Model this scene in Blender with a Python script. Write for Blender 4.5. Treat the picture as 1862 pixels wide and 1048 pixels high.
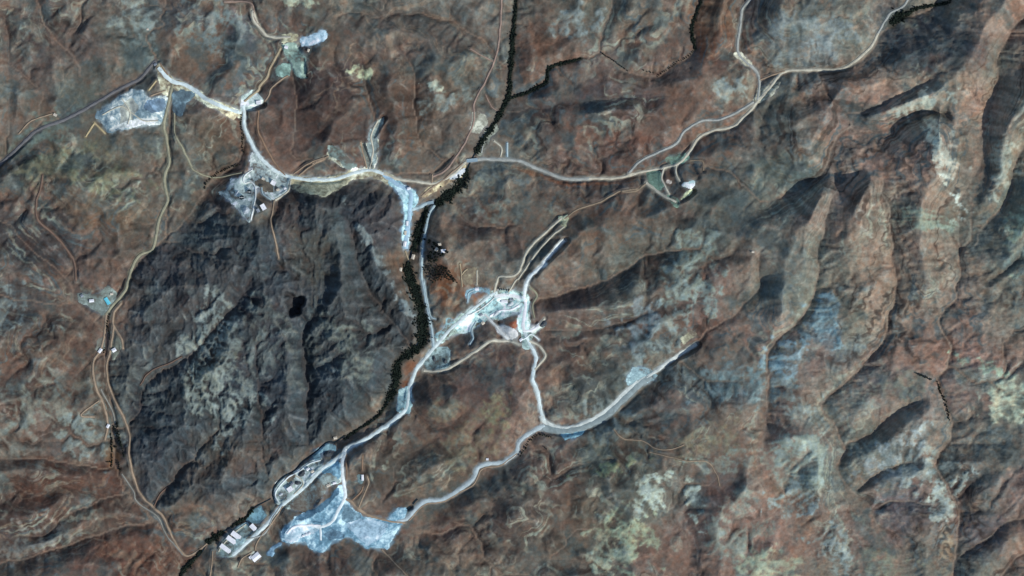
# Satellite view of a mining valley between eroded brown hills.
import bpy, math, random
import numpy as np
from mathutils import Vector, Matrix

for o in list(bpy.data.objects):
    bpy.data.objects.remove(o)
rng = np.random.RandomState(7)
random.seed(7)
scene = bpy.context.scene
COL = scene.collection

# ------------------------------------------------------------------ camera, sky, sun, exposure
S = 2.0                    # metres per map unit (map unit = one pixel of the satellite frame)
CX, CY = 931.0, 524.0      # map centre
CAM_H = 24000.0
cam_d = bpy.data.cameras.new('camera')
cam = bpy.data.objects.new('camera', cam_d)
COL.objects.link(cam)
cam.location = (0, 0, CAM_H)
cam_d.sensor_width = 36.0
cam_d.lens = 36.0 * (CAM_H - 90.0) / (1862 * S)
cam_d.clip_start = 100.0
cam_d.clip_end = 60000.0
scene.camera = cam

SUN_AZ, SUN_EL = math.radians(126), math.radians(41)
world = bpy.data.worlds.new('World')
scene.world = world
world.use_nodes = True
wn = world.node_tree.nodes
sky = wn.new('ShaderNodeTexSky')
sky.sky_type = 'NISHITA'
sky.sun_disc = False
sky.sun_elevation = SUN_EL
sky.sun_rotation = SUN_AZ
sky.altitude = 900
world.node_tree.links.new(sky.outputs[0], wn['Background'].inputs[0])
wn['Background'].inputs[1].default_value = 0.14
sun_d = bpy.data.lights.new('sun', 'SUN')
sun_d.energy = 3.45
sun_d.angle = math.radians(0.55)
sun_d.color = (1.0, 0.975, 0.94)
sun = bpy.data.objects.new('sun', sun_d)
COL.objects.link(sun)
sv = Vector((math.sin(SUN_AZ) * math.cos(SUN_EL), math.cos(SUN_AZ) * math.cos(SUN_EL), math.sin(SUN_EL)))
sun.rotation_euler = sv.to_track_quat('Z', 'Y').to_euler()
sun.location = sv * 9000
scene.view_settings.view_transform = 'Standard'
scene.view_settings.look = 'None'
scene.view_settings.exposure = 0.0
scene.view_settings.gamma = 1.0
scene.view_settings.use_curve_mapping = False

# ------------------------------------------------------------------ survey sheets (origin, scale) -> map units
SH = {'F': (0, 0, 1.0)}
for r, y0 in (('a', 0), ('b', 340), ('c', 688)):
    for c, x0 in (('1', 0), ('2', 460), ('3', 920), ('4', 1382)):
        SH[r + c] = (x0, y0, 480 / 1397.0)
SH.update({'z1': (370, 780, 1 / 3.91), 'z2': (560, 780, 1 / 4.367), 'z3': (770, 480, 1 / 4.99),
           'z4': (370, 160, 1 / 4.03), 'z5': (130, 490, 1 / 5.24), 'z6': (700, 260, 1 / 4.365),
           'z7': (1130, 270, 1 / 8.06), 'z8': (720, 420, 1 / 5.825), 'z9': (460, 30, 1 / 8.06),
           'zA': (140, 730, 1 / 6.986)})


def P(s):
    """'a4:10,20 30,40 b4:..' -> Nx2 (or Nx3 with a width) array in map units"""
    out, sh = [], SH['F']
    for tok in s.split():
        if ':' in tok:
            k, tok = tok.split(':')
            sh = SH[k]
        v = [float(t) for t in tok.split(',')]
        out.append([sh[0] + v[0] * sh[2], sh[1] + v[1] * sh[2]] + v[2:])
    return np.array(out)


def lin(c):
    c = np.asarray(c, float) / 255.0
    return np.where(c <= 0.04045, c / 12.92, ((c + 0.055) / 1.055) ** 2.4)


def smooth_path(p, step=3.0):
    """Catmull-Rom through the survey points, resampled evenly"""
    p = np.asarray(p, float)[:, :2]
    if len(p) > 2:
        q = np.vstack([2 * p[0] - p[1], p, 2 * p[-1] - p[-2]])
        out = []
        for i in range(1, len(q) - 2):
            t = np.linspace(0, 1, 12, endpoint=False)[:, None]
            a, b, c, d = q[i - 1], q[i], q[i + 1], q[i + 2]
            out.append(0.5 * ((2 * b) + (c - a) * t + (2 * a - 5 * b + 4 * c - d) * t ** 2 + (3 * b - a - 3 * c + d) * t ** 3))
        p = np.vstack(out + [p[-1:]])
    d = np.r_[0, np.cumsum(np.hypot(*np.diff(p, axis=0).T))]
    n = max(2, int(d[-1] / step) + 1)
    t = np.linspace(0, d[-1], n)
    return np.c_[np.interp(t, d, p[:, 0]), np.interp(t, d, p[:, 1])]


# ------------------------------------------------------------------ grid and noise
SP = 1.6
GX0, GY0 = -104.0, -104.0
NX, NY = int((1862 + 208) / SP) + 1, int((1048 + 208) / SP) + 1
gx = GX0 + SP * np.arange(NX)
gy = GY0 + SP * np.arange(NY)
PX, PY = [m.astype(np.float32) for m in np.meshgrid(gx, gy)]


def resize(a, ny, nx):
    y = np.linspace(0, a.shape[0] - 1, ny)
    x = np.linspace(0, a.shape[1] - 1, nx)
    y0 = np.minimum(y.astype(int), a.shape[0] - 2)
    x0 = np.minimum(x.astype(int), a.shape[1] - 2)
    fy, fx = (y - y0)[:, None].astype(np.float32), (x - x0)[None].astype(np.float32)
    A, B = a[y0][:, x0], a[y0][:, x0 + 1]
    C, D = a[y0 + 1][:, x0], a[y0 + 1][:, x0 + 1]
    return (A * (1 - fx) + B * fx) * (1 - fy) + (C * (1 - fx) + D * fx) * fy


def lattice(scale, seed):
    """smooth random field over the whole grid: cubic B-spline over a random lattice (fast, separable)"""
    r = np.random.RandomState(seed + 9000)
    sp = scale * 0.62

    def axis(c):
        u = (c - c[0]) / sp + 1 + r.rand()
        i = np.floor(u).astype(np.int32)
        f = (u - i).astype(np.float32)
        w = np.stack([(1 - f) ** 3, 3 * f ** 3 - 6 * f ** 2 + 4, -3 * f ** 3 + 3 * f ** 2 + 3 * f + 1, f ** 3]) / 6
        return i, w
    ix, wx_ = axis(gx)
    iy, wy_ = axis(gy)
    g = r.randn(iy[-1] + 4, ix[-1] + 4).astype(np.float32)
    a = sum(g[:, ix + k - 1] * wx_[k][None] for k in range(4))
    return sum(a[iy + k - 1] * wy_[k][:, None] for k in range(4)) * 0.72


def noise(x, y, scale, seed):
    """gradient noise, about -1..1"""
    if x is PX and y is PY:
        return lattice(scale, seed)
    r = np.random.RandomState(seed)
    n = 256
    ang = r.rand(n, n) * 2 * np.pi
    ga, gb = np.cos(ang).astype(np.float32), np.sin(ang).astype(np.float32)
    x = (x / scale + 1000.0).astype(np.float32)
    y = (y / scale + 1000.0).astype(np.float32)
    xi, yi = np.floor(x).astype(np.int32), np.floor(y).astype(np.int32)
    fx, fy = x - xi, y - yi
    u, v = fx * fx * fx * (fx * (fx * 6 - 15) + 10), fy * fy * fy * (fy * (fy * 6 - 15) + 10)
    x0, x1, y0, y1 = xi % n, (xi + 1) % n, yi % n, (yi + 1) % n
    def g(a, b, dx, dy):
        return ga[a, b] * dx + gb[a, b] * dy
    n0 = g(x0, y0, fx, fy) * (1 - u) + g(x1, y0, fx - 1, fy) * u
    n1 = g(x0, y1, fx, fy - 1) * (1 - u) + g(x1, y1, fx - 1, fy - 1) * u
    return (n0 * (1 - v) + n1 * v) * 1.5


def fbm(x, y, scale, seed, octv=4, gain=0.5):
    a, s = 1.0, np.zeros(np.shape(x), np.float32)
    for i in range(octv):
        s += a * noise(x, y, scale, seed + i * 17)
        scale *= 0.5
        a *= gain
    return s


def ridged(x, y, scale, seed, octv=4, gain=0.5):
    a, s = 1.0, np.zeros(np.shape(x), np.float32)
    for i in range(octv):
        s += a * (1 - np.abs(noise(x, y, scale, seed + i * 17)))
        scale *= 0.5
        a *= gain
    return s


def box1(a, r, ax):
    a = np.moveaxis(a, ax, 0)
    p = np.concatenate([np.repeat(a[:1], r + 1, 0), a, np.repeat(a[-1:], r, 0)])
    c = np.cumsum(p, 0, dtype=np.float64)
    return np.moveaxis((c[2 * r + 1:] - c[:-2 * r - 1]) / (2 * r + 1), 0, ax).astype(np.float32)


def blur(a, rad):
    """rad in map units (roughly the gaussian sigma)"""
    r = max(1, int(round(rad / SP)))
    for _ in range(2):
        a = box1(box1(a, r, 0), r, 1)
    return a


def sst(a, b, x):
    t = np.clip((x - a) / (b - a), 0, 1)
    return t * t * (3 - 2 * t)


# ------------------------------------------------------------------ drainage lines and crests: h0 h1 path
VALLEYS = """
70 0|938,-100 938,0 932,60 928,110 925,172 905,215 878,255 856,292 830,345 775,380 757,430 740,485 746,509 761,540 767,585 769,608 745,642 721,662 720,695 711,719 687,757 652,781 625,798 577,812 546,836 529,860 498,887 491,908 460,925 447,942 419,959 381,983 361,1011 333,1035 310,1148
56 105|922,178 958,168 992,151 996,127 1023,115 1057,106 1085,89 1095,62 1112,20 1120,-60
68 120|1057,106 1095,96 1116,110 1140,129 1195,139 1229,117 1264,89 1258,51 1267,20 1277,-60
46 160|858,290 930,288 1010,318 1090,326 1150,318 1200,302 1250,270 1290,240 1340,222 1375,180 1385,140 1430,132 1520,128 1580,98 1600,62 1640,35 1700,8 1740,-80
95 130|1380,138 1375,112 1340,98 1346,40 1362,-60
14 105|735,712 780,655 850,592 920,548 982,543 1050,527 1112,505 1167,471 1219,457 1290,450
4 112|590,960 660,960 740,930 860,872 940,828 985,782 1085,768 1140,730 1190,682 1265,622 1320,600 1382,655
120 2|316,140 306,230 300,330 290,430 240,490 195,570 190,650 202,760 215,870 262,930 302,980 333,1035
105 60|436,190 440,280 410,312 375,340 360,380 325,425 290,440
70 140|-100,360 0,300 100,225 200,165 275,125 268,70 300,10 310,-80
56 130|770,318 690,318 600,322 530,326 470,300 446,250 438,200 480,150 500,100 470,60 440,0
240 100|a4:1390,100 1300,190 1250,300 1240,420 1210,560 1160,700 1155,800 1160,860 1080,1000 b4:1040,120 1045,200 1040,270 1058,345
238 92|a4:1480,560 1390,750 1330,900 b4:1320,0 1300,60 1260,130 1150,240 1140,300 1060,360 1050,470 1020,540 1030,590 950,680 950,750 1000,830 990,930 940,1000 c4:960,90 990,180 1005,230 1000,330 950,400 930,470 990,560 1040,680 1050,780 1040,870 1030,960 1020,1200
216 124|a4:620,830 640,930 b4:640,30 670,100 690,290 690,400 720,530 700,620 665,700 660,800 560,920 490,1000 c4:330,120
112 60|c4:330,120 335,180 400,270 440,340 450,390 410,460 440,540 520,620 590,700 620,780 690,880 730,940 720,1200
212 116|b4:400,20 360,100 330,220 305,350 300,480 270,590 230,680 150,750 60,840 0,900
112 50|b4:40,900 c4:40,0 30,250 20,400 90,480 130,600 160,750 170,850 210,920 230,1200
190 112|c4:1480,700 1390,730 1280,760 1200,850 1100,900 1030,975
150 110|c4:1480,860 1390,920 1300,1000 1230,1150
150 125|a4:1000,620 880,600 740,640 650,690 540,700 470,655
165 118|a4:300,400 370,520 430,600 470,655 400,740 360,850 300,960 b4:100,60 0,80 a3:1200,930 1000,870
200 150|a4:900,440 740,520 560,600 440,590
125 50|c3:940,580 970,760 980,870 930,1000 900,1200
60 95|c3:-60,1120 60,1048 120,1000 220,800 330,700 330,560
95 60|c3:560,790 440,780 300,800
150 110|c4:850,120 700,190 560,310 440,345
140 100|c4:820,440 740,455 620,505 510,590
125 92|c4:930,670 720,650 600,695
120 80|c4:210,480 160,560 c3:1390,740 1210,760
95 55|c3:770,830 850,740 950,760
135 95|c3:1140,250 1150,350 1160,420 1130,560
120 70|c3:830,230 700,290 560,260 480,420 350,470 240,520 230,330
60 20|c1:60,560 200,620 330,560 520,640 640,560
75 15|c1:-200,900 0,850 230,830 330,740 560,640 690,600
60 8|c1:-100,1000 120,960 300,900 470,850 650,790 840,760
80 30|b1:-300,600 -100,560 100,600 250,640 420,640 540,690
90 40|c1:-200,420 100,430 300,440 480,470 600,480
100 40|b1:-300,200 0,180 150,320 300,440 400,560 500,640
140 70|b1:100,-100 200,80 210,180 330,300 400,420
150 28|b2:215,480 215,580 240,700 270,900 290,1048 c2:280,150 290,320
120 40|b2:360,360 330,480 250,600
130 35|b2:520,200 560,420 620,560 740,720 830,830
112 30|b1:1300,560 1150,740 1000,900 800,1010 c1:740,120 700,260
120 60|b1:1100,100 1000,230 850,250
130 30|b1:1230,700 1300,900 c1:1300,120 1100,330 900,560 800,660
150 26|b2:0,700 20,900 c2:40,200 60,400
110 60|a2:580,340 600,480 640,620 620,860
115 60|a2:760,250 860,400 850,600 920,900
110 60|a2:180,330 230,560 160,800 200,930
150 66|a2:500,60 900,80 1200,200 1340,380
110 58|a1:1200,150 1000,380 915,440
150 80|a1:180,-60 250,150 420,350 400,560 360,640
150 75|a1:30,100 60,400 50,600 20,830
60 110|a3:20,600 200,560 450,540 700,500 900,520
50 90|b2:1060,80 1150,200 1390,220
55 92|c2:845,160 1000,260 1200,100 1300,-60
40 70|c2:680,560 800,420 1000,300
45 85|c2:780,800 950,830 1150,780 1300,960
40 90|c2:280,900 500,920 620,1000 760,1150
45 110|b3:200,760 400,760 620,720 740,660
70 120|b3:100,930 300,860 500,800 700,720 760,500
120 90|b3:1390,480 1200,680 1040,780
120 100|b3:1390,800 1200,760 1060,800
120 95|b3:1390,1010 1100,1030 880,900
"""
RIDGES = """
330 190|a4:1340,-60 1180,150 1100,310 970,455 990,560 1030,680 1070,780 1120,850
260 175|a4:940,560 920,680 800,745 700,800 590,850 480,930 400,980
260 200|a4:960,470 850,510 740,555 640,590 560,625
225 190|a4:430,440 300,700 150,800
305 240|a4:930,640 940,800 950,950 b4:850,60 830,250 840,380 860,520
230 160|b4:860,520 830,700 780,780
330 180|a4:1480,450 1390,560 1270,700 1250,850 1280,950 b4:1180,60 1130,180 1100,290
340 200|b4:1500,60 1390,180 1330,330 1300,480 1230,620
210 190|b4:1230,620 1300,800 1390,900
290 190|b4:560,0 480,120 450,250 430,400 500,500 560,640
270 170|b4:330,0 250,180 180,250 130,400 100,560 130,700
200 140|c4:860,160 780,210 680,310 560,385 445,445
170 125|c4:850,480 780,515 640,540 530,605
150 115|c4:1000,712 900,725 760,690 620,725
230 130|c4:1480,500 1390,550 1250,650 1150,750 1070,790
200 140|c4:1480,780 1390,800 1250,900 1150,1000 1040,1100
170 110|c3:1260,560 1180,700 1090,850 1060,1000 1040,1150
170 130|c3:560,640 660,680 740,560 850,530 930,540
190 150|c4:130,300 300,330 340,430 250,560 300,650
205 100|b2:-30,120 120,200 130,450 150,650 190,850 c2:200,100 210,250
205 130|b2:300,60 420,160 470,300 470,550 520,750 560,950 c2:450,60
175 80|b2:540,200 620,340 700,450 780,580 850,680
172 80|b1:1350,440 1150,450 1050,620 950,740 820,860
152 70|b1:1390,700 1250,800 1150,950 c1:1100,130 950,260 820,380
120 50|c1:1397,100 1290,300 1180,440 1000,500 900,580
170 130|a2:300,60 520,160 700,190 760,180
170 90|a2:330,300 430,420 400,600 300,760
150 90|a2:700,420 740,560 780,760
140 90|a2:960,330 1000,480 1040,660
125 80|a3:150,520 280,560 380,580 450,720 470,880
160 110|a3:420,590 600,580 760,580 900,620
150 110|a3:640,60 800,180 850,260
170 110|a3:1180,200 1080,380 1000,460 1160,560
230 180|a4:60,60 200,180 330,150 480,160
150 60|b2:1000,380 1150,300 1390,180 b3:150,230
150 90|b3:150,520 350,410 560,400 720,330
150 110|b3:400,230 560,200 700,120
118 158|b3:240,665 450,640 690,605 800,530 880,440
150 110|b3:900,380 1100,430 1180,580
140 80|c2:900,120 1050,180 1150,40
110 50|c2:580,380 640,560 700,640
130 60|c2:900,500 1080,420 1200,250
120 50|c2:850,1000 1000,920 1200,880
150 80|c3:0,700 160,720 240,950
125 85|c1:-200,560 0,520 180,440 330,540 420,500
95 45|c1:100,780 260,720 420,570 560,540
80 35|c1:200,880 380,800 580,700
105 45|c1:-100,1100 150,1060 480,900 700,880
170 80|b1:-200,420 100,400 300,560
160 70|b1:-200,780 100,760 300,740 430,720
170 70|b1:-200,1000 100,930 300,880 450,830
190 110|b1:380,-80 460,120 540,180 640,330
160 110|a1:-200,700 0,900 200,820 400,700 560,740
190 110|a1:1397,30 1150,80 900,150 820,260
170 100|a1:1150,420 1080,640 1130,800 1030,860
190 120|a1:330,-60 460,170 560,300 700,340
190 120|a1:130,60 180,300 250,480 200,620
170 105|a1:0,450 90,500 60,700
140 80|a1:500,900 650,850 800,900
150 80|b1:600,60 520,200 560,330
"""


def parse(t):
    out = []
    for l in t.strip().splitlines():
        a, b = l.split('|')
        h0, h1 = [float(v) for v in a.split()]
        p = smooth_path(P(b), 0.8)
        # natural wander
        n = np.arange(len(p))
        w = np.minimum(1, np.minimum(n, len(p) - 1 - n) / 20.0)
        p = p + w[:, None] * np.c_[noise(p[:, 0], p[:, 1], 34, 5), noise(p[:, 0], p[:, 1], 34, 6)] * 4
        out.append((p, np.linspace(h0, h1, len(p))))
    return out


VL, RL = parse(VALLEYS), parse(RIDGES)


def jump_flood(nx, ny, sp, lines):
    sx = np.full((ny, nx), -1e6, np.float32)
    sy = np.full((ny, nx), -1e6, np.float32)
    for p, _ in lines:
        ix = np.round((p[:, 0] - GX0) / sp).astype(int)
        iy = np.round((p[:, 1] - GY0) / sp).astype(int)
        k = (ix >= 0) & (ix < nx) & (iy >= 0) & (iy < ny)
        sx[iy[k], ix[k]] = p[k, 0]
        sy[iy[k], ix[k]] = p[k, 1]
    X, Y = np.meshgrid(GX0 + sp * np.arange(nx), GY0 + sp * np.arange(ny))
    D = (X - sx) ** 2 + (Y - sy) ** 2
    st = 512
    while st >= 1:
        for dx in (-st, 0, st):
            for dy in (-st, 0, st):
                if dx == 0 and dy == 0:
                    continue
                ys, yd = slice(max(0, dy), ny + min(0, dy)), slice(max(0, -dy), ny + min(0, -dy))
                xs, xd = slice(max(0, dx), nx + min(0, dx)), slice(max(0, -dx), nx + min(0, -dx))
                if ys.stop <= ys.start or xs.stop <= xs.start:
                    continue
                d2 = (X[yd, xd] - sx[ys, xs]) ** 2 + (Y[yd, xd] - sy[ys, xs]) ** 2
                m = d2 < D[yd, xd]
                D[yd, xd] = np.where(m, d2, D[yd, xd])
                sx[yd, xd] = np.where(m, sx[ys, xs], sx[yd, xd])
                sy[yd, xd] = np.where(m, sy[ys, xs], sy[yd, xd])
        st //= 2
    return np.sqrt(D)


# half-resolution solve
HN, WN = (NY + 1) // 2, (NX + 1) // 2
HSP = SP * (NX - 1) / (WN - 1)
HX, HY = np.meshgrid(GX0 + HSP * np.arange(WN), GY0 + HSP * np.arange(HN))
wxp = HX + 7 * fbm(HX, HY, 60, 31, 3)
wyp = HY + 7 * fbm(HX, HY, 60, 41, 3)
dv = jump_flood(WN, HN, HSP, VL) * S
DL = 85.0
dterm = 0.42 * DL * (1 - np.exp(-dv / DL))


def solve(lines_abs, lines_rel):
    h = None
    for lev in (5, 4, 3, 2, 1, 0):
        f = 2 ** lev
        nx, ny, sp = (WN - 1) // f + 1, (HN - 1) // f + 1, HSP * f
        sx, sy = (WN - 1) * HSP / (nx - 1), (HN - 1) * HSP / (ny - 1)
        acc, cnt = np.zeros(nx * ny), np.zeros(nx * ny)
        for lines, rel, w in ((lines_abs, False, 3.0), (lines_rel, True, 1.0)):
            for p, hh in lines:
                ix = np.round((p[:, 0] - GX0) / sx).astype(int)
                iy = np.round((p[:, 1] - GY0) / sy).astype(int)
                k = (ix >= 0) & (ix < nx) & (iy >= 0) & (iy < ny)
                v = hh[k]
                if rel:
                    jx = np.clip(np.round((p[k, 0] - GX0) / HSP).astype(int), 0, WN - 1)
                    jy = np.clip(np.round((p[k, 1] - GY0) / HSP).astype(int), 0, HN - 1)
                    v = v - dterm[jy, jx]
                idx = iy[k] * nx + ix[k]
                acc += np.bincount(idx, v * w, nx * ny)
                cnt += np.bincount(idx, np.full(len(idx), w), nx * ny)
        fix = (cnt > 0).reshape(ny, nx)
        val = (acc / np.maximum(cnt, 1e-6)).reshape(ny, nx)
        h = np.full((ny, nx), 110.0) if h is None else resize(h, ny, nx)
        h[fix] = val[fix]
        for it in range(500 if lev >= 3 else (120 if lev == 2 else 50)):
            q = np.pad(h, 1, mode='edge')
            h = 0.25 * (q[:-2, 1:-1] + q[2:, 1:-1] + q[1:-1, :-2] + q[1:-1, 2:]) + 0.00012 * (S * sp) ** 2 * 0.25
            h[fix] = val[fix]
    return h


hb = solve(VL, RL) + dterm
hb = hb + fbm(wxp, wyp, 90, 61, 5, 0.52) * (3 + 0.07 * np.minimum(dv, 140))
hb += (ridged(wxp, wyp, 105, 75, 2, 0.5) - 1.1) * np.clip(dv / 70, 0.05, 1) * 40.0 * (1 - 0.45 * sst(1400, 1500, HX))
hb += (ridged(wxp, wyp, 48, 71, 3) - 1.3) * np.clip(dv / 60, 0.12, 1) * 8.0
hb += fbm(wxp, wyp, 28, 81, 3, 0.6) * np.clip(dv / 50, 0.2, 1) * 3.2


DARKPOLY = P("236,520 262,470 300,445 345,400 395,362 440,400 480,412 520,350 600,362 680,335 735,372 728,440 690,470 720,530 748,570 768,592 735,642 715,692 640,768 540,838 480,890 430,905 330,912 280,925 255,905 236,820 218,740 205,690 222,600")


def inside(poly, X, Y):
    m = np.zeros(X.shape, bool)
    n = len(poly)
    for i in range(n):
        x0, y0 = poly[i][:2]
        x1, y1 = poly[(i + 1) % n][:2]
        if y0 == y1:
            continue
        c = ((Y >= y0) != (Y >= y1)) & (X < (x1 - x0) * (Y - y0) / (y1 - y0) + x0)
        m ^= c
    return m


def inside_early(X, Y):
    return inside(DARKPOLY, X + 8 * fbm(X, Y, 30, 19, 3), Y + 8 * fbm(X, Y, 30, 29, 3))


# gully erosion: stream-power incision along the steepest-descent drainage network
import heapq


def fill_sinks(h):
    ny, nx = h.shape
    W = nx + 2
    hp = np.full((ny + 2, W), 1e9)
    hp[1:-1, 1:-1] = h
    z = hp.ravel().tolist()
    done = np.ones((ny + 2, W), bool)
    done[1:-1, 1:-1] = False
    done = done.ravel().tolist()
    heap = []
    for i in list(range(W + 1, 2 * W - 1)) + list(range(ny * W + 1, ny * W + W - 1)) + list(range(W + 1, (ny + 1) * W, W)) + list(range(2 * W - 2, (ny + 1) * W, W)):
        if not done[i]:
            done[i] = True
            heap.append((z[i], i))
    heapq.heapify(heap)
    push, pop = heapq.heappush, heapq.heappop
    nb = (-1, 1, -W, W, -W - 1, -W + 1, W - 1, W + 1)
    while heap:
        v, i = pop(heap)
        for d in nb:
            j = i + d
            if not done[j]:
                done[j] = True
                if z[j] <= v:
                    z[j] = v + 0.004
                push(heap, (z[j], j))
    return np.array(z).reshape(ny + 2, W)[1:-1, 1:-1]


def erode(h, rounds, K, dt, diff, talus):
    ny, nx = h.shape
    dx = HSP * S
    ids = np.arange(ny * nx).reshape(ny, nx)
    A = None
    for r in range(rounds):
        if r % 4 == 0:
            h = fill_sinks(h)
        q = np.pad(h, 1, mode='edge')
        best = np.zeros((ny, nx))
        rec = ids.copy()
        jit = 1 + 0.25 * rng.rand(ny, nx)
        for dy, dxx in ((-1, 0), (1, 0), (0, -1), (0, 1), (-1, -1), (-1, 1), (1, -1), (1, 1)):
            L_ = math.hypot(dy, dxx)
            sl = (h - q[1 + dy:1 + dy + ny, 1 + dxx:1 + dxx + nx]) / L_ * jit
            jj = np.clip(np.arange(ny)[:, None] + dy, 0, ny - 1) * nx + np.clip(np.arange(nx)[None] + dxx, 0, nx - 1)
            m = sl > best
            best = np.where(m, sl, best)
            rec = np.where(m, jj, rec)
        order = np.argsort(h.ravel(), kind='stable')
        rl = rec.ravel().tolist()
        acc = [1.0] * (ny * nx)
        for i in order[::-1].tolist():
            j = rl[i]
            if j != i:
                acc[j] += acc[i]
        A = np.array(acc)
        F = (K * dt * np.minimum(A, 4000.0) ** 0.5).tolist()
        z = h.ravel().tolist()
        for i in order.tolist():
            j = rl[i]
            if j != i:
                f = F[i]
                v = (z[i] + f * z[j]) / (1 + f)
                if v < z[i]:
                    z[i] = v
        h = np.array(z).reshape(ny, nx)
        for it in range(3):
            q = np.pad(h, 1, mode='edge')
            gxv, gyv = (q[1:-1, 2:] - q[1:-1, :-2]) / (2 * dx), (q[2:, 1:-1] - q[:-2, 1:-1]) / (2 * dx)
            sl = np.hypot(gxv, gyv)
            kk = diff + 0.20 * sst(talus, talus + 0.35, sl - EASTK)
            h = h + kk * (q[:-2, 1:-1] + q[2:, 1:-1] + q[1:-1, :-2] + q[1:-1, 2:] - 4 * h)
    return h, A.reshape(ny, nx)


DARKH = box1(box1(inside_early(HX, HY).astype(np.float32), 3, 0), 3, 1)
EASTK = 0.10 * sst(1380, 1520, HX) + 0.30 * DARKH
HPRE = hb.copy()
hb, FLOW = erode(hb, 12, 0.048, 1.0, 0.010, 0.56)
FLOW = np.sqrt(FLOW)
e_ = 0.22 * sst(1330, 1480, HX)
hb = hb * (1 - e_) + HPRE * e_
H = resize(hb, NY, NX)
FLOW = resize(FLOW, NY, NX)
H += fbm(PX, PY, 12, 91, 3, 0.6) * 0.9
def polymask(poly, warp=2.0, seed=3, soft=0):
    x0, y0 = poly[:, :2].min(0) - 12 - soft * 3
    x1, y1 = poly[:, :2].max(0) + 12 + soft * 3
    i0, i1 = max(0, int((x0 - GX0) / SP)), min(NX, int((x1 - GX0) / SP) + 2)
    j0, j1 = max(0, int((y0 - GY0) / SP)), min(NY, int((y1 - GY0) / SP) + 2)
    X, Y = PX[j0:j1, i0:i1], PY[j0:j1, i0:i1]
    X2 = X + warp * fbm(X, Y, 9 + 2 * warp, seed, 4, 0.65)
    Y2 = Y + warp * fbm(X, Y, 9 + 2 * warp, seed + 50, 4, 0.65)
    m = np.zeros((NY, NX), np.float32)
    m[j0:j1, i0:i1] = inside(poly, X2, Y2)
    if soft:
        m = blur(m, soft)
    return m


darkm = polymask(DARKPOLY, 20, 13, 11) * np.clip(0.94 + 0.2 * fbm(PX, PY, 60, 17, 3), 0, 1)
# craggy dark mountain: steep rock ribs
H += darkm * ((ridged(PX * 1.0 + 6 * fbm(PX, PY, 30, 7, 2), PY * 0.55, 26, 201, 4) - 1.4) * 9.0)
H += darkm * (ridged(PX + 5 * fbm(PX, PY, 18, 9, 2), PY * 0.7, 13, 251, 3, 0.6) - 1.3) * 5.5
# ribbed flanks of the eastern ridges
ek = sst(1380, 1500, PX)
H += ek * (ridged(PX * 0.38 + 5 * fbm(PX, PY, 40, 261, 2), PY + 4 * fbm(PX, PY, 30, 263, 2), 12, 271, 3, 0.55) - 1.2) * 3.0
# rills: random grain smeared along the fall line
Hr = blur(H, 2.5)
q1, q0 = np.gradient(Hr)
sl_ = np.hypot(q0, q1) + 1e-5
ux, uy = (q0 / sl_).astype(np.float32), (q1 / sl_).astype(np.float32)
RSL = sl_ / (SP * S)
grain = (0.7 * lattice(5.0, 41) + 0.7 * lattice(9.0, 43)).ravel()
LIC = np.zeros(NY * NX, np.float32)
for sgn in (-1.0, 1.0):
    jx, jy = [m_.ravel().copy() for m_ in np.meshgrid(np.arange(NX, dtype=np.float32), np.arange(NY, dtype=np.float32))]
    for st_ in range(9):
        ii = np.clip(jy + 0.5, 0, NY - 1).astype(np.int32) * NX + np.clip(jx + 0.5, 0, NX - 1).astype(np.int32)
        LIC += grain[ii]
        jx += sgn * 1.3 * ux.ravel()[ii]
        jy += sgn * 1.3 * uy.ravel()[ii]
LIC = LIC.reshape(NY, NX) / 18.0
LIC /= LIC.std()
LIC = np.clip(LIC, -2.5, 2.5)
RK = sst(0.06, 0.30, RSL)
H += LIC * RK * (0.50 + 0.75 * darkm)
crag = np.clip(fbm(PX, PY, 160, 333, 2) * 1.2, 0, 1)
H += crag * (1 - darkm) * (ridged(PX, PY, 20, 231, 3) - 1.2) * 2.6

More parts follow.
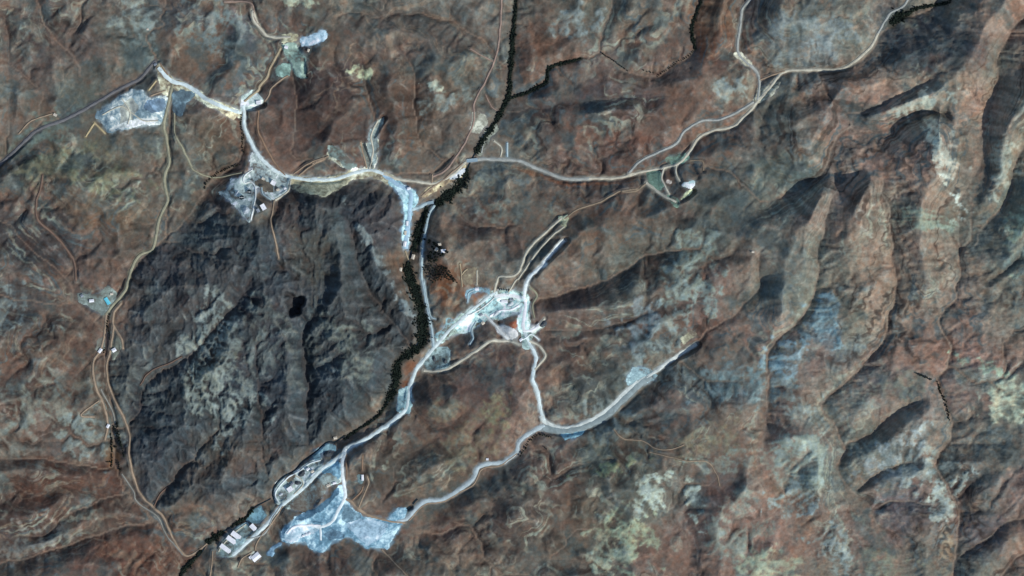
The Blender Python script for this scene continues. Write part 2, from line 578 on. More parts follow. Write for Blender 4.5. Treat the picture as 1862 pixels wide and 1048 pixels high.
# ------------------------------------------------------------------ roads: width colour path
ROADS = """
7 main|z1:200,905 330,790 440,690 500,610 560,545 700,430 830,300 960,210 1005,165 z2:340,140 400,120 500,60 590,0 c2:700,260 760,210 810,160 825,80 845,0 b2:870,960 960,850 1040,760 1150,660 1280,560 z3:650,300 740,285 880,305 930,330
8 bright|z3:650,296 740,283 880,305 925,330 920,430 905,540 915,620
7 main|z3:915,620 960,720 1020,840 1000,960 990,1048 c3:145,20 170,80 185,170 205,230
7 curve|c3:185,200 205,232 300,262 420,236 530,172 620,86 700,14 b3:690,1040 800,970 900,900 1010,832
13 grey|c3:195,262 300,280 420,258 535,195 630,105 710,30 770,-10
8 pale2|c3:205,250 130,290 70,340 55,390 0,440 c2:1300,450 1200,470 1160,540 1080,600 1000,645 900,660 820,740 760,765
2.6 tan|c2:1397,400 1310,462 1215,482 1170,560 1085,612 1005,655 905,672 825,755
4.5 tan|z2:770,750 640,735 480,690 400,640 340,580 295,560
6.5 bright2|z2:300,160 275,250 270,350 285,450 290,550 240,650 190,740 100,785 20,765
5 bright2|z2:95,790 100,890
2.5 orange|z2:435,210 430,330
3 orange|z2:435,460 420,500 350,570
3 tan|z2:470,380 480,440 440,530 400,630
2 orange|z2:305,210 305,400
5 cream|z3:0,970 100,975 230,950 340,880 480,790 610,700 700,700 800,705 870,735
4.5 white|z3:555,460 610,510 650,560 700,620 770,690
6 bright|z3:915,610 980,603 1050,560
4 cream|z3:1050,560 1100,495
3.5 greentan|z3:960,210 1030,280 990,380 1005,490
4 cream|z3:960,700 1040,740 1105,830 1060,900 1010,960
6.5 bright2|z3:915,300 925,210 965,120 1040,50 1110,0 b3:200,400 270,320 310,282
4.5 cream|z3:640,260 665,170 690,115 820,110 880,50 b3:80,420 120,330 200,250 295,165
3.2 cream|z3:770,260 840,150 b3:70,480 170,340 250,255 310,210
3 paletan|b3:310,170 380,120 500,80 600,25 700,10 z7:0,630 210,630 300,560 370,510
5 cream|z7:360,505 480,590 600,690 700,740 800,790
6.5 greyroad|z6:640,142 690,140 800,125 870,130 a3:60,850 160,890 310,945 450,945
5 cream|a3:440,945 600,940 720,910 830,890 920,860 980,790 1020,730 1100,690 1200,670 1280,600 1330,540 1370,500
5.5 cream|a3:1330,530 1370,490 a4:60,455 130,380 300,372 430,365 520,310 590,240 620,180
4.5 greyroad|a4:620,180 660,110 690,70 760,30 800,-60
4.5 greyroad|a3:650,915 710,855 800,810 900,760 950,690 1040,640 1130,635 1230,590 1310,540
5 greyroad|a3:1310,-60 1290,0 1250,50 1240,130 1225,270 1270,330 1325,380 1340,440 1330,530
3 tan|a3:1340,425 1397,405 a4:60,400 130,378
3.6 cream|z7:620,290 590,420 620,530 700,680
3.2 cream|z7:800,260 800,380 860,490
2 paletan|z7:1000,180 1180,190 1200,330
3.6 pinktan|a2:1318,-60 1315,0 1310,120 1295,260 1270,340 1230,430 1170,550 1170,640 1130,740 1080,820 1020,900 950,935
2 pinktan|a2:1150,260 1220,300 1270,325
1.8 pinktan|a2:1230,500 1260,560 1300,590
5 bluegrey|z6:395,490 350,560 330,650 310,760 295,880 290,1048 b2:900,520 925,670 945,760 955,850
6 bluegrey|z6:200,535 270,510 330,480 380,470
8 main|a1:840,360 910,430 1000,460 1100,530 1200,575 1280,600
7 main|z4:290,130 300,190 300,280 340,380 400,490 500,590 620,650 760,672 887,672 a2:300,955 430,950 520,920 620,900 700,925
9 blue|a2:690,925 760,975 z6:140,350 200,400 200,520 185,640 168,760 165,840
5 cream|a2:690,920 z6:100,285 250,305 370,322 470,290 560,235 640,150
4 tan|z6:290,425 370,355 480,280 620,160
6 violet|a1:-300,1060 -60,920 0,870 100,780 200,690 330,640 430,590 520,540 640,470 740,420 800,350 825,325
5.5 olive|a1:915,450 890,560 870,660 885,760 895,860 870,940 885,1048 b1:885,80 840,180 820,290 800,335 740,360 700,420 675,500 660,550 600,620 555,680
4.5 tan|b1:560,670 550,780 530,860 490,930 500,1048 c1:540,130 565,240 550,330
4.5 tan|b1:640,615 600,670 600,740 640,800 650,860
4 tan|b1:600,740 580,870 560,950 570,1048 c1:600,110 650,210 680,300 680,400 700,520 740,620 800,680 860,740 890,810 930,890 980,945 1040,920 1090,880
3 pale|c1:530,60 590,180 605,240
2.5 pale|c1:640,510 700,600 720,660 830,740 870,830 930,900 960,940
3 tan|c1:520,120 440,180 430,200 500,205
2 olive|a1:925,600 925,660 930,720 980,810 1010,880 1040,910 1130,940 1280,915
4 olive|a1:935,730 980,810 1015,885
3.5 creamy|a1:455,725 500,655
3 creamy|a1:500,650 560,710
2.5 orange|a1:850,340 890,400
3 creamy|a1:790,480 830,430
2.6 tan|a1:880,480 800,510
2.5 tan|a1:100,710 170,640 290,600
3 pinktan|a1:1190,15 1330,20 1350,100 1397,180
5 cream|a1:1340,60 1365,130 a2:0,60 z9:10,30 50,110 130,200 220,290 400,310 560,310
5 creamtan|z9:410,470 330,620 240,780 200,900 100,1020 z4:400,20 300,100
3 tan|z9:520,870 420,930 280,1048 z4:480,60 450,100
3.2 orange|z4:405,170 400,300 430,380 490,500 560,600 600,640
3 tan|z4:700,640 790,570 887,520 a2:310,870 400,825
2.4 tan|z4:660,630 760,560 880,510
4 cream|z4:530,825 620,760 640,680
3 tan|z4:520,830 510,920 500,985 b2:120,280 140,380
3.2 tan|a2:600,890 575,780 570,750
4 cream|a2:615,895 635,800 625,720 660,640
4 brown|b1:230,-60 220,0 195,80 200,170 270,240 320,290 370,360 390,400 400,500
2.5 tan|c1:1120,920 1115,1000 1100,1100
3 greyroad|z1:540,560 480,650 440,740 380,770 300,790
2.6 tan|z1:560,555 470,690 400,770 370,830 365,870
2.4 tan|z1:240,990 270,930 340,880
2.2 tan|c2:680,910 750,980 820,1048
1.8 tan|c3:570,270 620,320 720,330 790,370 870,375 940,350
1.5 tan|c3:760,390 960,435 1060,440 1110,500 1130,570
2.5 brown|b1:740,1048 790,980 900,930 960,900
3 brown|c1:810,680 840,620 880,580
2.6 creamtan|z3:330,0 345,120 350,210
3 creamtan|z3:345,100 380,60 400,50
2.8 bluegrey|z3:400,350 410,270 460,240
3 bluegrey|z3:0,150 30,330 60,470 110,500
4 bluegrey|z3:480,520 440,600 450,680 420,730
2.4 cream|z3:485,60 485,190
3 cream|a2:1310,830 1315,780 1275,745
4 bluegrey|a2:1345,830 1345,755
3 greyroad|z6:785,-10 765,80
3 tan|z6:375,250 370,320
3.4 creamtan|z6:160,860 185,930
3 white|z4:360,600 300,650 305,700 350,690 385,740 378,860 355,970
2.6 bluegrey|z4:430,730 440,780 500,822
3 bright2|z1:535,535 505,480 525,425 600,350 690,295 760,245 830,225
2.4 cream|z1:640,470 700,405 690,365 650,335
4.5 bright|z1:830,690 720,690 640,700 590,750
4 bright|z3:600,475 700,425 800,415 870,375
3 white|z3:400,470 470,440 560,380 640,310
2.6 cream|a1:545,610 640,565 700,600 760,640 840,640
2.2 cream|a1:650,525 690,590 680,660
2.6 bright2|z3:880,690 920,680 980,640 1050,690
2.4 cream|z1:100,880 130,830 220,740 300,680
"""
RCOL = {'main': (206, 220, 216), 'bright': (238, 242, 238), 'bright2': (220, 230, 226), 'grey': (142, 156, 154), 'curve': (200, 208, 200),
        'greyroad': (160, 164, 156), 'tan': (154, 136, 114), 'orange': (136, 113, 92), 'cream': (190, 186, 166), 'white': (224, 228, 220),
        'greentan': (138, 138, 116), 'paletan': (140, 126, 106), 'pinktan': (150, 130, 116), 'bluegrey': (164, 184, 186),
        'blue': (164, 194, 208), 'pale2': (176, 190, 190), 'violet': (106, 106, 106), 'olive': (150, 148, 124), 'pale': (140, 140, 130), 'creamy': (180, 164, 126),
        'creamtan': (166, 152, 124), 'brown': (114, 95, 82)}
# ------------------------------------------------------------------ worked ground: name colA colB path; one dark blue dump sheet paints bench shade
PADS = """
gravel_yard|176,196,200|130,144,144|z3:90,700 200,590 330,470 450,400 600,265 640,235 900,255 955,300 975,600 1050,560 1090,520 1105,560 1000,645 965,705 900,665 850,560 880,420 800,450 700,510 600,505 480,565 380,625 260,640 150,740
gravel_yard|196,196,180|150,140,124|a2:180,922 300,942 430,932 520,900 610,880 690,902 760,945 745,985 620,935 520,955 430,978 300,988 200,978
gravel_yard|176,192,196|132,138,134|z1:555,560 640,495 740,420 840,330 960,225 988,300 982,385 900,402 830,485 760,562 690,592 620,572
gravel_yard|190,190,176|146,136,120|a1:820,330 850,340 920,420 1010,450 1110,520 1210,565 1290,590 1280,625 1190,600 1090,560 990,500 900,460 880,520 860,500
gravel_yard|196,200,192|150,146,134|a2:385,810 430,770 470,830 560,890 620,890 590,790 570,760 600,750 640,860 610,720 650,640 690,625 660,700 660,790 650,895 560,925 470,880 400,840
waste_dump|176,210,220|112,156,176|z1:560,812 535,740 590,690 640,640 720,590 830,570 900,500 965,400 z2:270,440 300,560 350,630 440,700 560,722 640,715 700,640 760,615 790,640 770,720 730,780 690,860 640,910 630,970 560,940 460,955 380,890 320,860 200,890 160,950 90,990 40,960 z1:745,850 720,800 620,830
waste_dump|140,176,194|110,146,168|z1:440,885 500,830 550,800 568,825 505,870 495,912 450,914
gravel_yard|126,160,184|92,128,156|z2:100,330 190,245 250,280 262,360 240,400 160,410
gravel_yard|188,200,204|138,152,158|z1:490,440 500,400 580,330 640,310 760,220 830,205 850,240 830,300 700,420 600,520 540,548 495,515
gravel_yard|134,164,182|110,140,158|z1:770,205 800,150 880,100 940,125 935,170 870,145 825,175 840,210 790,222
gravel_yard|122,134,140|110,102,98|z1:620,525 720,430 800,350 880,310 965,370 900,400 830,500 770,570 700,590 620,560
gravel_yard|150,172,182|118,128,130|z1:80,860 110,810 200,720 300,660 340,690 390,720 250,860 210,905 130,918 85,905
gravel_yard|112,146,164|96,120,134|z1:290,660 340,580 400,552 448,620 385,680 340,675
gravel_yard|170,172,170|120,112,108|z1:318,905 360,868 412,910 385,955 330,945
gravel_yard|204,224,228|146,180,196|z3:420,450 560,350 640,270 760,258 890,285 895,380 800,430 720,495 620,480 480,540 400,595 320,605 275,575
gravel_yard|126,152,172|104,130,150|z3:388,250 470,205 610,235 605,275 500,250 430,270 392,340
gravel_yard|142,172,186|120,150,166|z3:95,640 200,565 212,485 285,515 200,605 110,690
gravel_yard|206,226,230|160,194,208|z3:862,310 952,320 955,600 910,645 858,622 848,500 892,400
waste_dump|232,234,228|208,214,208|z3:640,560 740,565 832,592 872,662 780,692 700,640
gravel_yard|236,240,238|206,216,216|z3:955,600 1040,552 1100,498 1112,522 1050,592 980,628
gravel_yard|140,158,164|118,136,144|z3:880,660 965,680 985,765 900,770
gravel_yard|130,148,156|96,106,110|z3:20,965 0,900 70,820 100,755 220,745 245,800 232,935 120,985
gravel_yard|194,202,204|138,150,160|z4:350,478 400,488 520,600 645,650 622,755 520,825 440,760 400,720 382,760 372,900 350,990 310,950 200,842 100,768 160,758 200,700 190,660 290,650 360,600 340,540
gravel_yard|196,210,214|160,176,182|z4:290,60 380,18 402,40 445,112 330,165 272,175 268,120
gravel_yard|184,176,154|156,146,126|z4:640,668 780,682 887,684 a2:430,962 490,945 522,958 430,1012 390,1042 300,1032 240,1012 190,985
gravel_yard|196,186,164|160,146,130|a1:1150,575 1200,585 1260,605 1240,635 1190,610
tailings_heap|196,208,200|126,154,164|a1:498,612 560,560 640,508 700,478 760,478 790,520 885,508 885,600 845,665 760,662 680,684 570,704 540,650
tailings_heap|100,124,132|86,104,112|a1:910,490 990,478 1045,500 985,550 962,625 918,590
waste_dump|204,224,230|154,188,204|z9:690,330 1050,215 1105,345 880,425 690,455
gravel_yard|144,162,158|112,132,132|z9:440,420 560,360 645,420 765,600 775,830 795,935 600,850 560,640 440,520
gravel_yard|118,142,142|98,118,118|z9:320,780 430,690 565,720 545,880 430,900 340,845
gravel_yard|176,172,152|150,142,124|z9:400,290 570,270 680,270 640,380 460,400
gravel_yard|172,200,214|126,162,184|z6:30,300 100,305 212,365 270,430 260,490 212,525 198,640 192,760 180,855 140,830 138,700 160,560 138,450
gravel_yard|186,176,152|140,122,104|z6:370,330 470,278 560,215 640,165 655,225 600,290 520,312 400,385 310,432 280,420
waste_dump|214,222,220|176,190,196|z6:510,280 560,240 630,195 645,205 600,260 540,290
gravel_yard|146,146,142|118,116,112|a2:1165,590 1230,608 1242,650 1200,705 1150,700
gravel_yard|140,142,136|112,114,110|a2:1230,690 1290,645 1305,680 1250,740 1212,825 1178,822
gravel_yard|120,144,134|102,124,116|z7:360,340 580,330 592,440 622,560 580,642 450,560 380,500
gravel_yard|120,146,134|104,124,116|z7:690,690 850,770 825,865 770,852 672,760
gravel_yard|146,174,166|104,128,120|z7:640,150 900,60 1005,130 900,222 700,246
waste_dump|218,226,222|158,196,198|z7:880,520 1062,486 1062,555 1020,590 900,565
waste_dump|214,210,198|170,166,156|z7:640,480 740,460 752,500 700,528
gravel_yard|176,182,160|134,142,124|z7:850,770 940,620 1010,615 1050,580 1062,610 1000,680 900,765
gravel_yard|190,186,176|158,154,144|a3:1198,290 1230,270 1310,345 1280,358
gravel_yard|198,194,182|164,158,146|a3:1320,500 a4:-20,475 110,425 70,505 0,545 -40,540
gravel_yard|140,162,176|112,134,150|b3:636,1010 670,955 740,955 805,1000 780,1022 700,1052 638,1050
gravel_yard|142,140,126|122,116,104|b3:920,800 990,755 1012,780 940,835
gravel_yard|168,172,154|140,138,120|b3:275,160 332,148 315,232 288,200
gravel_yard|146,184,204|120,158,182|c3:280,290 425,268 405,302 310,328
gravel_yard|168,190,198|126,160,178|c2:760,170 770,55 832,40 845,130 832,188 790,192
gravel_yard|122,132,134|104,110,110|z5:60,230 140,240 250,240 350,150 400,200 440,230 350,380 290,440 220,400 160,350 60,320
gravel_yard|118,122,120|104,104,102|z5:260,640 330,650 310,780 250,800 230,760
gravel_yard|124,128,122|108,106,100|z5:390,590 440,600 490,740 400,850 370,860 370,760
gravel_yard|110,130,140|92,108,116|z2:385,375 430,350 450,400 425,455 395,440
gravel_yard|128,120,106|112,100,90|z8:690,470 770,400 850,390 880,560 720,580
gravel_yard|120,134,138|104,114,116|a2:395,770 440,770 560,880 500,905 460,850 400,820
gravel_yard|124,128,126|104,104,104|a2:555,770 590,755 640,880 610,905 590,850
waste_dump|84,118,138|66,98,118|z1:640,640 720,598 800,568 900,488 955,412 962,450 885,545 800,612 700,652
waste_dump|118,150,162|96,126,140|z2:285,600 360,650 425,700 350,765 270,720
waste_dump|112,148,166|96,128,146|z2:110,850 200,800 310,850 190,890
waste_dump|200,222,228|164,196,208|z1:575,795 600,720 680,685 790,690 830,720 700,770 620,820
waste_dump|190,216,226|154,188,204|z2:300,760 420,720 540,740 640,760 560,880 470,930 390,860
tailings_heap|170,178,164|144,154,150|a1:640,560 700,520 740,570 700,640 640,660
tailings_heap|112,138,156|96,118,134|a1:790,530 875,520 870,590 810,600 760,570
tailings_heap|214,222,216|184,198,196|a1:570,690 680,640 770,630 840,620 830,655 760,655 680,678
gravel_yard|232,240,240|196,216,222|z3:650,285 760,265 880,300 870,335 790,320 700,330 660,330
gravel_yard|226,238,240|186,212,222|z3:700,470 740,420 880,345 895,375 800,430 730,490
gravel_yard|120,112,104|104,96,90|z1:570,345 640,318 650,345 590,385
gravel_yard|112,104,98|98,90,84|z4:385,690 440,670 500,720 520,760 470,770 410,720
gravel_yard|216,224,226|180,192,198|z4:230,700 300,655 370,690 310,740 300,800 240,800
gravel_yard|140,152,158|112,120,124|a2:605,720 650,640 690,620 690,650 655,700 665,770 640,880 620,870
"""
# ------------------------------------------------------------------ cuttings: half-width depth0 depth1 path
CUTS = """
4.2 3 17|b3:150,470 200,405 312,285
3.6 5 15|b3:850,945 930,888 1012,830
3.4 5 16|z4:330,152 440,122
3.0 5 15|a2:640,720 688,628
2.6 5 12|a2:618,870 578,770
2.4 4 10|a2:480,840 408,775
3.0 6 15|z7:860,775 950,715 1055,625
2.4 4 10|z9:740,640 755,830
2.2 4 9|z9:700,860 780,890
"""
# dark water in the deep pit and channel
CUTS += "3.2 7 9|z2:790,640 815,625\n"
CUTS += "1.6 5 5|z1:1000,50 930,95 870,100 790,170 700,235 640,300 560,345 500,410 485,470 500,520\n"
CUTS += "1.2 2 2|a1:1275,600 1275,700 1290,770\n"


def line_window(p, pad):
    x0, y0 = p.min(0) - pad
    x1, y1 = p.max(0) + pad
    return (max(0, int((x0 - GX0) / SP)), min(NX, int((x1 - GX0) / SP) + 2),
            max(0, int((y0 - GY0) / SP)), min(NY, int((y1 - GY0) / SP) + 2))


def carve(p, hh, hw, fn):
    """visit cells near path p (map units) chunk by chunk, fn(window, dist, path height)"""
    n = len(p)
    best = {}
    i0, i1, j0, j1 = line_window(p, hw)
    if i1 <= i0 or j1 <= j0:
        return
    D = np.full((j1 - j0, i1 - i0), 1e9)
    Z = np.zeros_like(D)
    for k in range(n - 1):
        a, b = p[k], p[k + 1]
        s0, s1, t0, t1 = line_window(p[k:k + 2], hw)
        if s1 <= s0 or t1 <= t0:
            continue
        X, Y = PX[t0:t1, s0:s1], PY[t0:t1, s0:s1]
        ab = b - a
        t = np.clip(((X - a[0]) * ab[0] + (Y - a[1]) * ab[1]) / (ab @ ab + 1e-9), 0, 1)
        d = np.hypot(X - a[0] - t * ab[0], Y - a[1] - t * ab[1])
        w = (slice(t0 - j0, t1 - j0), slice(s0 - i0, s1 - i0))
        m = d < D[w]
        D[w] = np.where(m, d, D[w])
        Z[w] = np.where(m, hh[k] + t * (hh[k + 1] - hh[k]), Z[w])
    fn((slice(j0, j1), slice(i0, i1)), D, Z)


def sample(A, x, y):
    u = np.clip((np.asarray(x, float) - GX0) / SP, 0, NX - 1.001)
    v = np.clip((np.asarray(y, float) - GY0) / SP, 0, NY - 1.001)
    i, j = u.astype(int), v.astype(int)
    fu, fv = u - i, v - j
    return (A[j, i] * (1 - fu) + A[j, i + 1] * fu) * (1 - fv) + (A[j + 1, i] * (1 - fu) + A[j + 1, i + 1] * fu) * fv


def smooth1(v, n):
    if len(v) < 3:
        return v
    k = np.ones(n) / n
    q = np.r_[np.full(n, v[0]), v, np.full(n, v[-1])]
    return np.convolve(q, k, 'same')[n:-n]


DUST = np.zeros((NY, NX), np.float32)
DUSTC = np.zeros((NY, NX, 3), np.float32)
pads = []
RAG = 0.7 * noise(PX, PY, 11, 1593) + 0.6 * noise(PX, PY, 5.5, 1595)
Hs = blur(H, 9)
Hs2 = blur(H, 4)
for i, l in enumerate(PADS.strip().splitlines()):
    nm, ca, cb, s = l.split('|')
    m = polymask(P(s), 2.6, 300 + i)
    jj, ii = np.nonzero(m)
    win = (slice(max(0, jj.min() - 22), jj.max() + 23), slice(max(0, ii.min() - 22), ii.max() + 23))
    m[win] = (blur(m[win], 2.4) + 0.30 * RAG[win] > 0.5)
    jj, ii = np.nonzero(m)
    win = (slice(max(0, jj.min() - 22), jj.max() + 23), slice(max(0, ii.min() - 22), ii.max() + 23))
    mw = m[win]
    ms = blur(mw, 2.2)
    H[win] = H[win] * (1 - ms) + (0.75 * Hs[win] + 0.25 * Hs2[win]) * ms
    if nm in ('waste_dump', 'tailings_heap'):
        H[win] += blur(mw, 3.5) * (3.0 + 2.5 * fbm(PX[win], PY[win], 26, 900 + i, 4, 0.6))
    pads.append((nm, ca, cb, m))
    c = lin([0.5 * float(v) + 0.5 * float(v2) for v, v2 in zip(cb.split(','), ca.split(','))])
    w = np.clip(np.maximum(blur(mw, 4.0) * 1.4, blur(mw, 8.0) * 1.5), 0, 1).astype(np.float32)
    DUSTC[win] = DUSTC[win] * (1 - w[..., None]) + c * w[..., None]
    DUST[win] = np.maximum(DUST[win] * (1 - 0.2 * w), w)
roads = []
for l in ROADS.strip().splitlines():
    a, s = l.split('|')
    w, c = a.split()
    p = smooth_path(P(s), 2.5)
    n = np.arange(len(p))
    e = np.minimum(1, np.minimum(n, len(p) - 1 - n) / 8.0)[:, None]
    p = p + e * np.c_[noise(p[:, 0], p[:, 1], 16, 15), noise(p[:, 0], p[:, 1], 16, 16)] * 0.9
    roads.append((float(w), c, p))
for w, c, p in roads:
    hh = smooth1(smooth1(sample(H, p[:, 0], p[:, 1]), 9), 9)
    hw = w * 0.5

    def fn(win, D, Z, hw=hw, c=c):
        k = 1 - sst(hw + 0.8, hw + 5.0, D)
        H[win] = H[win] * (1 - k) + Z * k
        m = (np.exp(-np.maximum(D - hw, 0) / (2.4 if hw < 2.4 else 4.2)) * 0.8 * (D < 20)).astype(np.float32)
        DUSTC[win] = DUSTC[win] * (1 - m[..., None]) + (lin(RCOL[c]) * 0.8) * m[..., None]
        DUST[win] = np.maximum(DUST[win], m)
    carve(p, hh, hw + 9, fn)
for l in CUTS.strip().splitlines():
    a, s = l.split('|')
    hw, d0, d1 = [float(v) for v in a.split()]
    p = smooth_path(P(s), 2.0)
    hh = smooth1(sample(Hs2, p[:, 0], p[:, 1]), 7) - np.linspace(d0, d1, len(p))

    def fn(win, D, Z, hw=hw):
        fl = Z + np.maximum(0, D - hw) * S * 2.2
        H[win] = np.minimum(H[win], np.where(D < 900, fl, 1e9))
    if d1 > 8:
        # bank added on the south-eastern side to shade the cutting
        d_ = p[-1] - p[0]
        nr = np.array([-d_[1], d_[0]]) / np.hypot(*d_)
        if nr @ np.array([0.8, 0.6]) < 0:
            nr = -nr
        bank = smooth_path(p + nr * (hw + 3.6), 2.0)
        gain = np.linspace(0.25, 1.0, len(bank)) * d1 * 0.5

        def fb(win, D, Z):
            H[win] += Z * np.exp(-(D / 3.0) ** 2) * (D < 12)
        carve(bank, gain, 12, fb)
    carve(p, hh, hw + 12, fn)

# black cirque on the dark mountain (deep hollow with steep headwall)
cp = P("b2:185,555 235,575 265,565 262,620 240,690 195,690 180,630")
H -= blur(polymask(cp, 6, 77), 2.4) * 62.0


# ------------------------------------------------------------------ streams and woods (map data)
STREAMS = [
    ('river', "938,-90 938,0 932,60 928,110 925,172 905,215 878,255 856,292 830,345 775,380 757,430 740,485 746,509 761,540 767,585 769,608 745,642 721,662 720,695 711,719 687,757 652,781 625,798", 3.0),
    ('river', "z1:1000,50 930,95 870,100 790,170 700,235 640,300 560,345 500,410 485,470 500,520", 2.6),
    ('river', "491,908 460,925 447,942 419,959 381,983 361,1011 333,1035 318,1100", 2.6),
    ('stream', "922,178 958,168 992,151 996,127 1023,115 1057,106", 1.6),
    ('pond', "z2:785,645 800,632 818,622", 5.0),
    ('pond', "z2:830,600 850,575 868,560", 3.5),
]
WOODS = [
    ('riverside_trees', 'dense dark belt of trees along the main river', [
        ("938,-80,2 938,0,2.2 933,60,4 930,110,5.5 927,140,4.5 925,172,4 905,215,5 893,235,6 878,255,6 866,278,5.5", 1.15),
        ("850,308,4 845,325,8 828,345,11 808,360,9 792,372,4", 1.3),
        ("775,378,5 772,395,6 762,415,9 756,440,9 752,456,7", 1.3),
        ("742,478,7 741,490,8 746,509,9 757,535,10 764,560,11 768,590,13 769,610,11 764,628,9 745,642,8 724,660,7 721,680,9 719,700,8 711,718,5 700,738,3", 1.3),
        ("700,738,2.5 687,757,3.4 652,781,2.6 625,798,2.2", 0.9)]),
    ('riverside_trees', 'dark band of trees on the river bank beside the white warehouses', [
        ("460,925,2 447,942,3.5 435,950,4 419,959,3", 1.2), ("404,968,4 392,977,5 381,984,6 374,988,4", 1.3), ("364,1004,4 356,1014,4 345,1024,4 335,1035,5 328,1045,4 318,1100,4", 1.1)]),
    ('streamside_trees', 'thin dark line of trees along the northeastern side stream', [
        ("924,178,3.4 945,173,2.8 958,168,3.6 975,160,3 992,151,3.4 995,140,4 996,127,3.8 1008,119,4 1023,115,3.4 1040,111,2 1057,106,1.6", 1.3)]),
    ('streamside_trees', 'dark line of trees in the gully at the top edge', [
        ("1264,89,3 1260,70,4 1258,51,4 1262,35,3.4 1268,18,2.5 1275,0,2 1280,-60,2", 1.1)]),
    ('grove', 'dark green grove above the pale road in the northeast corner', [
        ("1620,46,8 1628,36,10 1640,30,8 1650,26,6", 1.1), ("1650,26,5 1665,17,4 1690,12,3 1712,8,3 1725,0,2 1740,-60,2", 1.1)]),
]

# ------------------------------------------------------------------ geology colours
EDGEF = {sc: fbm(PX, PY, sc, 5000 + sc, 4, 0.6) for sc in (12, 20, 34, 56, 90)}


def blob(x, y, rx, ry, ang=0.0, edge=0.35, seed=0):
    a = math.radians(ang)
    R = max(rx, ry) * 2 + 20
    i0, i1 = max(0, int((x - R - GX0) / SP)), min(NX, int((x + R - GX0) / SP) + 2)
    j0, j1 = max(0, int((y - R - GY0) / SP)), min(NY, int((y + R - GY0) / SP) + 2)
    w = (slice(j0, j1), slice(i0, i1))
    X, Y = PX[w] - x, PY[w] - y
    u = (X * math.cos(a) + Y * math.sin(a)) / rx
    v = (-X * math.sin(a) + Y * math.cos(a)) / ry
    sc = min(EDGEF, key=lambda k_: abs(k_ - 0.6 * min(rx, ry) - 8))
    d = np.sqrt(u * u + v * v) + edge * EDGEF[sc][w]
    return w, 1 - sst(0.55, 1.25, d)


C = np.empty((NY, NX, 3), np.float32)
C[:] = lin((107, 100, 91))
# low frequency tone shifts of the soil
t = fbm(PX, PY, 220, 401, 4)
C *= (1 + 0.16 * t)[..., None]
t2 = fbm(PX, PY, 120, 411, 4, 0.6)
C *= 1 + t2[..., None] * np.array([0.10, 0.0, -0.07])
